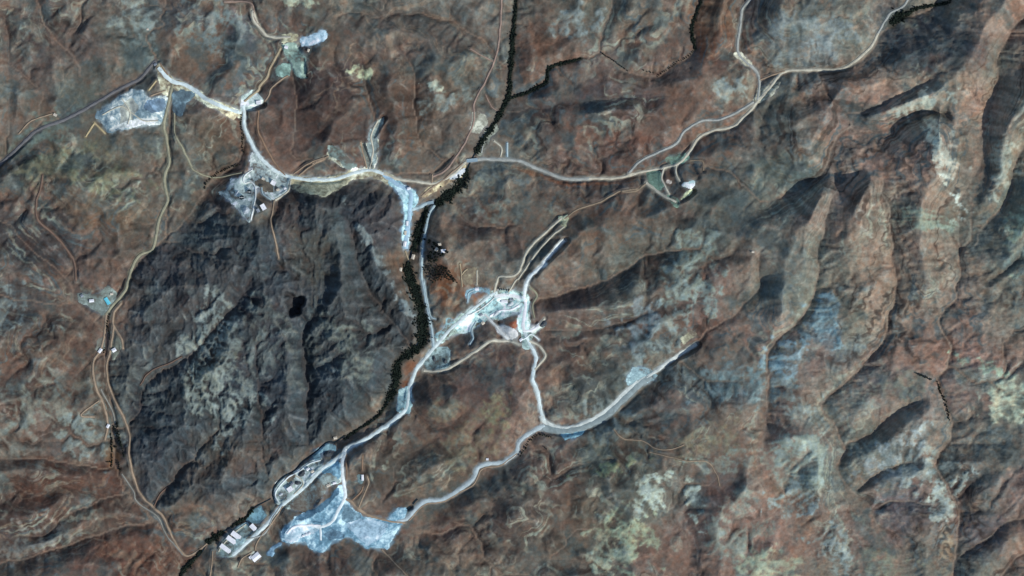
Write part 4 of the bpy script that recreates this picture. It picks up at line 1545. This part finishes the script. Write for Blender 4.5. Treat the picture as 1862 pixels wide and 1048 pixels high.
# ------------------------------------------------------------------ trees
leaf = two_tone('foliage', (36, 46, 36), (10, 20, 18), 0.06, 0.8, 0, 0.35, 0.65)
bark = two_tone('bark', (84, 72, 60), (58, 48, 40), 0.8, 0.95, 0)
IV, IF = None, None


def crown_geo(seed, sub=2):
    """leafy crown: many small tilted leaf clumps spread through an uneven volume"""
    r = np.random.RandomState(seed)
    n = 44 if sub == 2 else 16
    V, F = [], []
    for i in range(n):
        u = r.randn(3)
        u /= np.linalg.norm(u)
        rad = 0.55 + 0.45 * r.rand()
        c = u * rad * np.array([1, 1, 0.8])
        sz = (0.30 if sub == 2 else 0.48) * (0.7 + 0.6 * r.rand())
        a = np.cross(u, r.randn(3))
        a /= np.linalg.norm(a)
        bvec = np.cross(u, a)
        k = len(V)
        for t in range(5):
            an = t * 2 * np.pi / 5 + r.rand() * 0.5
            V.append(c + (a * math.cos(an) + bvec * math.sin(an)) * sz * (0.8 + 0.4 * r.rand()) - u * 0.25 * sz)
        V.append(c + u * 0.35 * sz)
        F += [(k + t, k + (t + 1) % 5, k + 5) for t in range(5)]
    # shaded inner mass
    k = len(V)
    for z, rr in ((-0.55, 0.45), (0.0, 0.66), (0.5, 0.45)):
        for t in range(6):
            an = t * np.pi / 3
            V.append(np.array([math.cos(an) * rr, math.sin(an) * rr, z]) * (0.85 + 0.3 * r.rand()))
    for g in range(2):
        for t in range(6):
            a_, b_ = k + g * 6 + t, k + g * 6 + (t + 1) % 6
            F += [(a_, b_, b_ + 6), (a_, b_ + 6, a_ + 6)]
    return np.array(V), np.array(F)


CROWNS = [crown_geo(i) for i in range(4)]
LOWC = [crown_geo(40 + i, 1) for i in range(4)]
CM = []
for V, F in CROWNS:
    o = mesh_obj('crown', V, F, leaf)
    CM.append(o.data)
    bpy.data.objects.remove(o)
n = 7
tv = [(math.cos(a) * r_, math.sin(a) * r_, z) for z, r_ in ((-0.4, 0.34), (0.5, 0.24), (1.0, 0.10)) for a in [i * 2 * math.pi / n for i in range(n)]]
tf = [(g * n + i, g * n + (i + 1) % n, (g + 1) * n + (i + 1) % n, (g + 1) * n + i) for g in range(2) for i in range(n)]
for an in (0.3, 2.4, 4.5):   # limbs
    k = len(tv)
    d = (math.cos(an), math.sin(an))
    e = (-d[1], d[0])
    tv += [(d[0] * .1 + e[0] * .08, d[1] * .1 + e[1] * .08, .62), (d[0] * .1 - e[0] * .08, d[1] * .1 - e[1] * .08, .62), (d[0] * .1, d[1] * .1, .78), (d[0] * 1.6, d[1] * 1.6, 1.15)]
    tf += [(k, k + 1, k + 3), (k + 1, k + 2, k + 3), (k + 2, k, k + 3)]
o = mesh_obj('trunk', tv, tf, bark)
TM = o.data
bpy.data.objects.remove(o)


def tree(px, py, r, label, group):
    """r: crown radius in metres"""
    z = float(sample(H, px, py))
    e = bpy.data.objects.new('tree', None)
    COL.objects.link(e)
    e.location = (float(wx(px)), float(wy(py)), z)
    e.rotation_euler = (0, 0, random.random() * 6.28)
    e.empty_display_size = 0.5
    tag(e, label, 'tree', group)
    t = bpy.data.objects.new('trunk', TM)
    COL.objects.link(t)
    t.parent = e
    t.scale = (r * 0.45, r * 0.45, r * 1.1)
    c = bpy.data.objects.new('crown', random.choice(CM))
    COL.objects.link(c)
    c.parent = e
    c.location = (0, 0, r * 1.55)
    c.scale = (r, r * random.uniform(0.85, 1.1), r * random.uniform(0.85, 1.1))
    return e


# riverside woodland: one closed mass of crowns along each stream
def woodland(name, label, segs):
    VV, FF, k = [], [], 0
    for s_, dens in segs:
        q = P(s_)
        p = smooth_path(q, 1.0)
        dq = np.r_[0, np.cumsum(np.hypot(*np.diff(q[:, :2], axis=0).T))]
        dp = np.r_[0, np.cumsum(np.hypot(*np.diff(p, axis=0).T))]
        w = np.interp(dp / dp[-1], dq / dq[-1], q[:, 2])
        d = np.gradient(p, axis=0)
        d /= np.hypot(d[:, 0], d[:, 1])[:, None] + 1e-9
        for i in range(len(p)):
            ww = w[i] * max(0.25, 0.85 + 0.9 * float(noise(p[i:i + 1, 0], p[i:i + 1, 1], 11, 777)[0]))
            cntf = dens * w[i] * 2 / 1.9 * min(1.0, max(0.3, 0.95 + 1.1 * float(noise(p[i:i + 1, 0], p[i:i + 1, 1], 8, 779)[0])))
            for _ in range(int(cntf) + (random.random() < cntf % 1)):
                t = random.gauss(0, 0.52) * ww
                x = p[i, 0] - d[i, 1] * t + random.uniform(-1, 1)
                y = p[i, 1] + d[i, 0] * t + random.uniform(-1, 1)
                r = random.choice((1.6, 2.0, 2.3, 2.7, 3.2, 3.6)) * random.uniform(0.85, 1.15)
                V, F = random.choice(LOWC)
                a = random.random() * 6.28
                ca, sa = math.cos(a), math.sin(a)
                z = float(sample(H, x, y))
                Q = np.c_[(V[:, 0] * ca - V[:, 1] * sa) * r + wx(x), (V[:, 0] * sa + V[:, 1] * ca) * r + wy(y), V[:, 2] * r + z + r * 1.2]
                VV.append(Q)
                FF.append(F + k)
                k += len(V)
    o = mesh_obj(name, np.vstack(VV), np.vstack(FF), leaf)
    return tag(o, label, 'woodland', kind='stuff')


for nm, lb, sg in WOODS:
    woodland(nm, lb, sg)

# trees that stand apart
def along(s_, step, jit):
    p = smooth_path(P(s_), step)
    return [(x + random.uniform(-jit, jit), y + random.uniform(-jit, jit)) for x, y in p]


G = 'orchard trees in fanning rows'
for i in range(10):
    ax, ay = 290 + 28 * i, 395 - 16 * i + 3 * i * i * 0.6
    for j in range(7):
        if random.random() < 0.12:
            continue
        x = ax + j * 17 + random.uniform(-5, 5)
        y = ay + j * 25 + random.uniform(-6, 6)
        q = P('z8:%f,%f' % (x, y))[0]
        tree(q[0], q[1], random.uniform(2.8, 4.4), 'small dark orchard tree in the fan of rows on the orange river terrace', G)
G = 'dark tree clump on the river terrace'
for (x, y) in [(395, 125), (410, 140), (385, 165), (400, 185), (430, 160), (455, 180), (470, 200), (500, 250), (530, 215), (545, 225), (450, 240), (420, 235),
               (395, 245), (370, 230), (360, 270), (345, 290), (340, 265), (380, 290), (410, 275), (440, 280), (350, 320), (375, 330), (400, 315), (470, 265), (430, 305), (350, 100), (345, 120)]:
    q = P('z8:%f,%f' % (x, y))[0]
    tree(q[0] + random.uniform(-1, 1), q[1] + random.uniform(-1, 1), random.uniform(4.2, 6.4), 'broad dark tree in the clump beside the pale houses on the river terrace', G)
G = 'trees around the orange garden plots'
for s_ in ("zA:490,270 500,340 520,430 550,540 565,600 580,700", "zA:450,320 480,400 505,470 540,560", "zA:415,420 425,500 430,580 430,680 430,780 415,830", "zA:360,780 400,780 440,760", "zA:460,585 490,580", "zA:515,780 530,880"):
    for x, y in along(s_, 3.2, 1.2):
        tree(x, y, random.uniform(2.6, 4.4), 'dark tree on the edge of the orange garden plots in the western valley', G)
G = 'bushes lining the dry gully'
for s_ in ("z4:275,200 276,280 290,330 285,420 290,470", "z4:265,560 200,580 150,605 100,630 50,665 15,700 10,740"):
    for x, y in along(s_, 3.6, 1.0):
        tree(x, y, random.uniform(2.2, 3.6), 'dark bushy tree lining the gully beside the white processing yard', G)
G = 'trees below the curved haul road'
for x, y in along("c3:75,410 95,380 120,335 150,310 185,300 235,312", 3.4, 1.6) + along("c3:205,365 215,375", 3, 1):
    tree(x, y, random.uniform(2.4, 4.2), 'dark tree under the bend where the curved haul road meets the valley road', G)
G = 'trees in the eastern ravine'
for x, y in along("b4:820,985 850,1000 900,1018", 3.2, 1.0) + along("c4:935,20 945,60 965,100 985,150 995,220", 3.2, 1.4):
    tree(x, y, random.uniform(2.6, 4.2), 'dark tree in the narrow ravine among the eastern ridges', G)
G = 'shrubs in the western wash'
for x, y in along("z5:360,420 345,470 335,520 345,580 355,640 360,670", 2.6, 0.9) + along("z5:300,790 320,750", 2.6, 1.0):
    tree(x, y, random.uniform(2.2, 3.6), 'dark shrub in the wash between the two tracks of the western valley', G)
G = 'trees dotted along the northern gully'
for x, y in along("a3:510,282 570,320 640,375", 4.2, 1.0) + along("a3:800,405 850,370 900,335 960,300 1000,262", 4.0, 1.0) + along("a3:730,375 780,385", 5, 1):
    tree(x, y, random.uniform(2.2, 3.4), 'small dark tree dotted along the gully in the northern hills', G)

# ------------------------------------------------------------------ buildings
WHITE = two_tone('white_roof_sheet', (240, 240, 238), (216, 218, 220), 0.09, 0.6, 0)
CREAM = two_tone('cream_roof_sheet', (216, 208, 188), (186, 176, 158), 0.09, 0.7, 0)
CYAN = two_tone('turquoise_roof_sheet', (120, 214, 226), (92, 188, 206), 0.12, 0.6, 0)
GREY = two_tone('grey_roof_sheet', (150, 158, 164), (118, 126, 132), 0.12, 0.7, 0)
WALL = two_tone('wall_panel', (196, 196, 190), (168, 168, 164), 0.3, 0.85, 0)
DOOR = two_tone('steel_door', (84, 92, 100), (66, 72, 80), 0.5, 0.6, 0)
GLASS, _n, _l, _b = new_mat('window_glass', 0.08)
_b.inputs['Base Color'].default_value = (0.02, 0.03, 0.035, 1)
DARK = two_tone('dark_steel', (70, 76, 80), (48, 52, 56), 0.4, 0.7, 0)


def box(x0, x1, y0, y1, z0, z1):
    v = [(x, y, z) for z in (z0, z1) for x, y in ((x0, y0), (x1, y0), (x1, y1), (x0, y1))]
    f = [(3, 2, 1, 0), (4, 5, 6, 7), (0, 1, 5, 4), (1, 2, 6, 5), (2, 3, 7, 6), (3, 0, 4, 7)]
    return v, f


def join(parts):
    V, F = [], []
    for v, f in parts:
        k = len(V)
        V += list(v)
        F += [tuple(i + k for i in q) for q in f]
    return V, F


def root(name, px, py, ang, label, cat, group=None, z=None):
    e = bpy.data.objects.new(name, None)
    COL.objects.link(e)
    e.location = (float(wx(px)), float(wy(py)), float(sample(H, px, py)) + 0.6 if z is None else z)
    e.rotation_euler = (0, 0, math.radians(ang))
    tag(e, label, cat, group)
    return e


def building(name, s_, Lp, Wp, ang, h, roofm, label, cat='building', group=None, gable=True, ndoor=1, nwin=3):
    """Lp, Wp in map units; long axis turned ang degrees from east"""
    q = P(s_)[0]
    e = root(name, q[0], q[1], ang, label, cat, group)
    l, w = Lp * S / 2, Wp * S / 2
    r = w * 0.30 if gable else 0.0
    v = [(-l, -w, -3), (l, -w, -3), (l, w, -3), (-l, w, -3), (-l, -w, h), (l, -w, h), (l, w, h), (-l, w, h)]
    f = [(3, 2, 1, 0), (0, 1, 5, 4), (2, 3, 7, 6)]
    if gable:
        v += [(-l, 0, h + r), (l, 0, h + r)]
        f += [(1, 2, 6, 9, 5), (3, 0, 4, 8, 7)]
    else:
        f += [(1, 2, 6, 5), (3, 0, 4, 7), (4, 5, 6, 7)]
    mesh_obj('wall', v, f, WALL, e)
    ov, th = 0.7, 0.25
    if gable:
        k = r / w
        def pr(y):
            return h + r - abs(y) * k + 0.06
        W = w + ov
        Lx = l + ov
        v, f = [], []
        for sgn in (-1, 1):
            i = len(v)
            for dz in (0, th):
                v += [(-Lx, 0, pr(0) + dz), (Lx, 0, pr(0) + dz), (Lx, sgn * W, pr(W) + dz), (-Lx, sgn * W, pr(W) + dz)]
            ff = [(4, 5, 6, 7), (3, 2, 1, 0), (2, 3, 7, 6), (1, 2, 6, 5), (3, 0, 4, 7)]
            f += [tuple(i + a for a in (g if sgn < 0 else g[::-1])) for g in ff]
        ro = mesh_obj('roof', v, f, roofm, e)
        mesh_obj('ridge_cap', *box(-Lx * 0.97, Lx * 0.97, -0.5, 0.5, h + r + th - 0.02, h + r + th + 0.35), roofm, ro)
        # raised sheet seams running down both slopes
        sm = []
        ns = max(3, int(l / 3.5))
        for i in range(ns + 1):
            x = -Lx + 2 * Lx * i / ns
            for sgn in (-1, 1):
                y0, y1 = sgn * 0.55, sgn * W
                vv = []
                for dz in (th, th + 0.12):
                    vv += [(x - .09, y0, pr(y0) + dz), (x + .09, y0, pr(y0) + dz), (x + .09, y1, pr(y1) + dz), (x - .09, y1, pr(y1) + dz)]
                sm.append((vv, box(0, 1, 0, 1, 0, 1)[1]))
        mesh_obj('roof_seam', *join(sm), roofm, ro)
    else:
        ro = mesh_obj('roof', *box(-l - 0.4, l + 0.4, -w - 0.4, w + 0.4, h + 0.03, h + 0.4), roofm, e)
        pp = [box(-l - .4, l + .4, -w - .4, -w - .1, h + .41, h + .9), box(-l - .4, l + .4, w + .1, w + .4, h + .41, h + .9),
              box(-l - .4, -l - .1, -w - .09, w + .09, h + .41, h + .9), box(l + .1, l + .4, -w - .09, w + .09, h + .41, h + .9)]
        mesh_obj('parapet', *join(pp), WALL, ro)
        mesh_obj('roof_hatch', *box(l * .2, l * .2 + 1.6, -0.8, 0.8, h + .41, h + 1.1), GREY, ro)
    for i in range(ndoor):
        x = -l * 0.5 + i * l
        mesh_obj('door', *box(x - 1.6, x + 1.6, -w - 0.12, -w + 0.05, -0.2, min(3.6, h * 0.75)), DOOR, e)
    for i in range(nwin):
        x = -l * 0.75 + 1.5 * l * (i + .5) / nwin
        wi = mesh_obj('window', *box(x - .9, x + .9, w - 0.05, w + 0.10, h * .45, h * .8), DARK, e)
        mesh_obj('pane', *box(x - .75, x + .75, w + 0.101, w + 0.14, h * .48, h * .77), GLASS, wi)
    return e


BLD = [
    ('warehouse', 'z1:152,858', 22, 7.5, -37, 5, WHITE, 'long narrow white warehouse, southwesternmost of the row beside the river', 1),
    ('warehouse', 'z1:196,797', 20, 8, -36, 5, WHITE, 'long white warehouse in the middle of the row of three by the river', 1),
    ('warehouse', 'z1:228,764', 19, 8.5, -36, 5, WHITE, 'long white warehouse at the northeast end of the row of three by the river', 1),
    ('warehouse', 'z1:356,712', 17, 8, -46, 5, WHITE, 'white warehouse standing alone northeast of the riverside row of three', 1),
    ('hall', 'z1:370,915', 16, 11, 40, 6, WHITE, 'large white hall on its own pad south of the warehouse row', 1),
    ('annex', 'z1:332,918', 6, 5, 40, 5, WHITE, 'small white annex against the west side of the lone white hall', 0),
    ('plant_building', 'z1:612,434', 10, 9, 35, 10, WHITE, 'bright square white plant building in the blue grey processing yard', 0),
    ('plant_shed', 'z1:626,398', 8, 3.5, 50, 6, GREY, 'narrow pale shed directly north of the square white plant building', 1),
    ('plant_shed', 'z1:740,290', 6, 4, 35, 5, WHITE, 'small white shed at the northeast end of the processing yard', 1),
    ('plant_shed', 'z1:772,306', 5, 4, 35, 5, CREAM, 'small cream shed near the northeast end of the processing yard', 1),
    ('hut', 'z1:935,68', 6, 4.5, 10, 4, CREAM, 'small cream hut alone on the river bank above the processing yard', 1),
    ('hut', 'z1:886,405', 6.5, 4.5, 20, 4, CREAM, 'cream hut on the slope west of the bright north south haul road', 1),
    ('hut', 'z1:930,388', 6, 3.5, 20, 4, WHITE, 'white hut touching the bright haul road above the pale blue dump', 1),
    ('hut', 'z1:708,764', 3.6, 3, 20, 4, WHITE, 'tiny white hut, western one of three on the pale blue dump', 1),
    ('hut', 'z1:730,754', 3.6, 3, 20, 4, WHITE, 'tiny white hut, middle one of three on the pale blue dump', 1),
    ('hut', 'z1:752,746', 3.8, 3, 20, 4, WHITE, 'tiny white hut, eastern one of three on the pale blue dump', 1),
    ('house', 'z2:432,390', 10, 3.6, 90, 5, WHITE, 'slim white house on a small blue pad on the brown hillside', 1),
    ('plant_building', 'z4:514,698', 9, 7.5, -30, 9, WHITE, 'square white building in the middle of the northern processing yard', 0),
    ('plant_building', 'z4:446,876', 11, 8, -60, 9, WHITE, 'bright white building on the south edge of the northern yard', 0),
    ('plant_shed', 'z4:408,902', 6, 5, -60, 6, GREY, 'grey blue shed against the bright building on the south edge of the northern yard', 1),
    ('plant_shed', 'z4:440,668', 5, 3.5, -30, 5, CREAM, 'small cream shed northwest of the square white building in the northern yard', 1),
    ('plant_shed', 'z4:548,748', 5, 3.5, 20, 5, CREAM, 'small cream shed southeast of the square white building in the northern yard', 1),
    ('plant_shed', 'z4:600,738', 4, 3, 20, 5, WHITE, 'small white shed near the road on the east side of the northern yard', 1),
    ('plant_building', 'z4:405,110', 8, 7, 10, 8, WHITE, 'white building beside the dark cutting at the northern road fork', 0),
    ('hall', 'z5:338,303', 13, 6, -58, 6, CYAN, 'hall with a bright turquoise roof in the western valley camp', 1),
    ('house', 'z5:188,300', 8, 5, 8, 5, WHITE, 'white house west of the turquoise roofed hall', 1),
    ('house', 'z5:380,235', 5, 3.5, 10, 4, CREAM, 'small pale house just north of the turquoise roofed hall', 1),
    ('house', 'z5:95,252', 5, 5, 30, 4, GREY, 'grey house at the western end of the western valley camp', 1),
    ('house', 'z5:268,776', 8, 5, 55, 5, WHITE, 'white house on the west bank of the wash in the western valley', 1),
    ('house', 'z5:403,770', 7, 6, 30, 5, WHITE, 'white house on the east bank of the wash in the western valley', 1),
    ('house', 'zA:385,318', 6.5, 4.5, 60, 5, WHITE, 'white house beside the track above the orange garden plots', 1),
    ('house', 'z6:157,803', 9, 5, 80, 5, WHITE, 'white building at the south tip of the blue riverside pad', 1),
    ('house', 'z6:223,905', 8, 5, 75, 5, CREAM, 'cream house on the strip between the riverside woods', 1),
    ('house', 'z6:465,860', 8, 6, 5, 5, WHITE, 'white house at the east edge of the dark tree clump', 1),
    ('house', 'z6:411,846', 6, 5, 60, 5, CREAM, 'cream house in the middle of the dark tree clump', 1),
    ('house', 'z6:435,806', 5, 4, 10, 4, CREAM, 'small cream house at the north edge of the dark tree clump', 1),
    ('hut', 'z6:125,1005', 6, 4, 80, 4, CREAM, 'cream hut on the bare red slope west of the river', 1),
    ('plant_shed', 'z6:190,362', 6, 4, 20, 6, WHITE, 'white shed at the top of the blue riverside pad', 1),
    ('plant_shed', 'z6:175,640', 8, 4, 85, 6, WHITE, 'long white shed halfway down the blue riverside pad', 1),
    ('plant_shed', 'z6:160,715', 7, 4, 85, 6, CREAM, 'cream shed in the lower half of the blue riverside pad', 1),
    ('plant_shed', 'z3:486,230', 6, 5, 0, 6, WHITE, 'white shed on the blue track northwest of the central yard', 1),
    ('plant_shed', 'z3:540,538', 5, 5, 40, 5, CREAM, 'pale shed on brown ground just south of the central yard', 1),
    ('plant_building', 'z3:735,342', 11, 5, -5, 8, WHITE, 'long white building inside the bright road loop of the central yard', 1),
    ('plant_shed', 'z3:800,325', 6, 4, -5, 6, GREY, 'grey shed east of the long white building in the central yard', 1),
    ('plant_shed', 'z3:520,462', 6, 4, 30, 6, GREY, 'grey shed on the pad beside the haul road west of the central yard', 1),
    ('plant_shed', 'z3:885,690', 6, 4, 40, 6, WHITE, 'white shed beside the four way road junction south of the central yard', 1),
    ('hut', 'c2:1240,430', 4, 3.4, 0, 4, WHITE, 'tiny white hut above the winding valley road in the south', 1),
    ('hut', 'b3:1303,345', 4, 3.4, 0, 4, CREAM, 'tiny pale hut alone high on the eastern ridge', 1),
    ('plant_shed', 'z9:495,460', 6, 5, -20, 5, WHITE, 'white shed at the road junction by the northern blue white dump', 1),
    ('hut', 'z9:820,510', 5, 3.4, 70, 4, CREAM, 'pale hut just below the northern blue white dump', 1),
    ('hut', 'a1:295,610', 6, 4, -30, 4, CREAM, 'cream hut just above the violet road in the northwest', 1),
    ('hut', 'a1:785,158', 3.5, 3, 0, 4, CREAM, 'tiny cream hut in the grey rocks of the northwest', 1),
    ('hut', 'a1:825,343', 5, 4, 30, 4, GREY, 'grey hut at the sharp bend of the northwestern road', 1),
]
for nm, s_, l, w, a, h, mt, lb, gb in BLD:
    building(nm, s_, l, w, a, h, mt, lb, 'building', gable=bool(gb), ndoor=2 if l > 12 else 1, nwin=5 if l > 12 else 2)

# round tanks
def tank(s_, r, h, label, fill):
    q = P(s_)[0]
    e = root('tank', q[0], q[1], 0, label, 'tank')
    n = 28
    V, F = [], []
    for rr, z in ((r, -2), (r, h), (r - .5, h), (r - .5, h - 1.0)):
        V += [(math.cos(i * 2 * math.pi / n) * rr, math.sin(i * 2 * math.pi / n) * rr, z) for i in range(n)]
    for g in range(3):
        F += [(g * n + i, g * n + (i + 1) % n, (g + 1) * n + (i + 1) % n, (g + 1) * n + i) for i in range(n)]
    mesh_obj('wall', V, F, GREY, e)
    mesh_obj('slurry', [(math.cos(i * 2 * math.pi / n) * (r - .48), math.sin(i * 2 * math.pi / n) * (r - .48), h - .9) for i in range(n)], [tuple(range(n))], fill, e)
    mesh_obj('walkway', *box(-r, r, -.8, .8, h + .3, h + .7), WALL, e)
    hub = [(math.cos(i * .7854) * 2.2, math.sin(i * .7854) * 2.2, z) for z in (h - 1.2, h + 1.6) for i in range(8)]
    mesh_obj('drive_hub', hub, [(i, (i + 1) % 8, 8 + (i + 1) % 8, 8 + i) for i in range(8)] + [tuple(range(8, 16))], WALL, e)


tank('z4:340,765', 9.5, 5, 'round tank with dark slurry, eastern of the pair in the northern yard', water)
tank('z4:286,806', 9.0, 5, 'round tank with dark slurry, southwestern of the pair in the northern yard', water)

# stockpiles
PILE = [two_tone('dark_ore', (92, 98, 100), (58, 62, 66), 0.12, 0.95, 1.0), two_tone('pale_ore', (208, 214, 212), (168, 178, 182), 0.12, 0.95, 1.0)]


def heap(s_, r, h, mk, label, el=1.0, ang=0):
    q = P(s_)[0]
    n, m_ = 26, 7
    sd = int(q[0] * 7 + q[1]) % 997
    rr = np.random.RandomState(sd)
    ph = rr.rand(4) * 6.28
    V = [(0, 0, h)]
    F = []
    a0 = math.radians(ang)
    for g in range(1, m_ + 1):
        t = g / m_
        for i in range(n):
            a = i * 2 * math.pi / n
            k = 1 + 0.12 * math.sin(2 * a + ph[0]) + 0.08 * math.sin(3 * a + ph[1]) + 0.05 * math.sin(7 * a + ph[2]) * t + rr.uniform(-.03, .03)
            x, y = math.cos(a) * r * t * k * el, math.sin(a) * r * t * k
            x, y = x * math.cos(a0) - y * math.sin(a0), x * math.sin(a0) + y * math.cos(a0)
            zz = h * (1 - t) ** 0.9 + rr.uniform(-.25, .25)
            dz = float(sample(H, q[0] + x / S, q[1] - y / S)) - float(sample(H, q[0], q[1]))
            V.append((x, y, zz + dz * t - (2.0 if g == m_ else 0)))
    for i in range(n):
        F.append((0, 1 + i, 1 + (i + 1) % n))
    for g in range(m_ - 1):
        b0 = 1 + g * n
        F += [(b0 + i, b0 + n + i, b0 + n + (i + 1) % n, b0 + (i + 1) % n) for i in range(n)]
    o = mesh_obj('stockpile', V, F, PILE[mk])
    o.location = (float(wx(q[0])), float(wy(q[1])), float(sample(H, q[0], q[1])) + 0.6)
    tag(o, label, 'stockpile')


heap('z1:695,322', 11, 8, 0, 'dark heap of crushed ore at the north end of the processing yard', 1.4, 30)
heap('z1:668,388', 9, 6, 0, 'dark heap of crushed ore beside the square white plant building', 1.4, 0)
heap('z1:878,182', 12, 9, 0, 'dark rounded heap inside the curved blue bank by the river', 1.2, 30)
heap('z1:545,470', 7, 5, 1, 'pale heap at the southwest end of the processing yard', 1.2, 20)
heap('z3:95,862', 12, 8, 0, 'dark heap on the west side of the looped yard by the river', 0.6, 20)
heap('z3:195,885', 11, 8, 0, 'dark heap on the east side of the looped yard by the river', 0.6, 20)
heap('z3:1090,545', 12, 9, 0, 'dark heap at the end of the short eastern spur road', 1.2, 40)
heap('z4:250,775', 8, 6, 1, 'white heap west of the round tanks in the northern yard', 1.3, 60)
heap('z4:320,900', 12, 8, 1, 'pale heap on the southern point of the northern yard', 1.4, 60)
heap('z3:790,365', 9, 7, 1, 'white heap inside the bright road loop of the central yard', 1.5, 20)
heap('z3:660,450', 9, 6, 1, 'pale heap on the blue southern slope of the central yard', 1.6, 40)

# trucks parked in a row above the central yard
TRK = two_tone('truck_paint', (214, 206, 176), (190, 182, 150), 0.5, 0.5, 0)
TYRE = two_tone('tyre_rubber', (34, 34, 36), (22, 22, 24), 0.8, 0.9, 0)


def truck(px, py, ang, label, group):
    e = root('dump_truck', px, py, ang, label, 'truck', group, z=float(sample(H, px, py)) + 1.2)
    c = mesh_obj('cab', *join([box(2.6, 4.6, -1.3, 1.3, 1.0, 2.2), box(2.6, 3.9, -1.25, 1.25, 2.201, 3.4)]), TRK, e)
    mesh_obj('windscreen', *box(3.901, 3.96, -1.1, 1.1, 2.35, 3.2), GLASS, c)
    mesh_obj('chassis', *box(-4.4, 4.4, -.6, .6, .7, .99), DARK, e)
    bed = [(-4.8, -1.6, 1.1), (2.3, -1.6, 1.1), (2.3, 1.6, 1.1), (-4.8, 1.6, 1.1), (-5.2, -1.8, 3.0), (2.4, -1.8, 3.2), (2.4, 1.8, 3.2), (-5.2, 1.8, 3.0),
           (-4.9, -1.55, 2.9), (2.2, -1.55, 3.0), (2.2, 1.55, 3.0), (-4.9, 1.55, 2.9), (-4.6, -1.4, 1.3), (2.1, -1.4, 1.3), (2.1, 1.4, 1.3), (-4.6, 1.4, 1.3)]
    bf = [(3, 2, 1, 0), (0, 1, 5, 4), (1, 2, 6, 5), (2, 3, 7, 6), (3, 0, 4, 7), (4, 5, 9, 8), (5, 6, 10, 9), (6, 7, 11, 10), (7, 4, 8, 11), (8, 9, 13, 12), (9, 10, 14, 13), (10, 11, 15, 14), (11, 8, 12, 15), (12, 13, 14, 15)]
    mesh_obj('tipping_bed', bed, bf, DARK, e)
    for x in (3.2, -2.2, -3.7):
        for y in (-1.2, 1.2):
            n = 12
            V = [(x + math.cos(i * 2 * math.pi / n) * .65, y + sgn * .22, .65 + math.sin(i * 2 * math.pi / n) * .65) for sgn in (-1, 1) for i in range(n)]
            F = [(i, (i + 1) % n, n + (i + 1) % n, n + i) for i in range(n)] + [tuple(range(n))[::-1], tuple(range(n, 2 * n))]
            mesh_obj('wheel', V, F, TYRE, e)


for i in range(5):
    q = P('z3:%d,%d' % (690 + 21 * i, 226 + 2 * i))[0]
    truck(q[0], q[1], 80, 'dump truck parked in the row north of the bright loop of the central yard', 'dump trucks parked in a row')

# bridges
def bridge(s_, w, label):
    p = P(s_)
    a, b_ = p[0], p[1]
    za, zb = float(sample(H, *a)), float(sample(H, *b_))
    L_ = math.hypot(*(b_ - a)) * S / 2
    ang = math.degrees(math.atan2(-(b_[1] - a[1]), b_[0] - a[0]))
    e = root('bridge', *(a + b_) / 2, ang, label, 'bridge', z=max(za, zb) + 1.9)
    mesh_obj('deck', *box(-L_, L_, -w, w, -.5, .3), two_tone('bridge_deck', (150, 172, 180), (128, 150, 158), 0.2, 0.9, 0), e)
    for sgn in (-1, 1):
        mesh_obj('parapet', *box(-L_, L_, sgn * w - .2, sgn * w + .2, .301, 1.2), WALL, e)
    for x in (-.4, .4):
        mesh_obj('pier', *box(x * L_ - .8, x * L_ + .8, -w * .8, w * .8, -9, -.501), WALL, e)


bridge('z6:650,142 735,134', 6.5, 'pale concrete road bridge over the wooded river in the north')
bridge('z6:335,480 385,470', 5.5, 'short pale bridge linking the blue riverside pad to the east bank track')
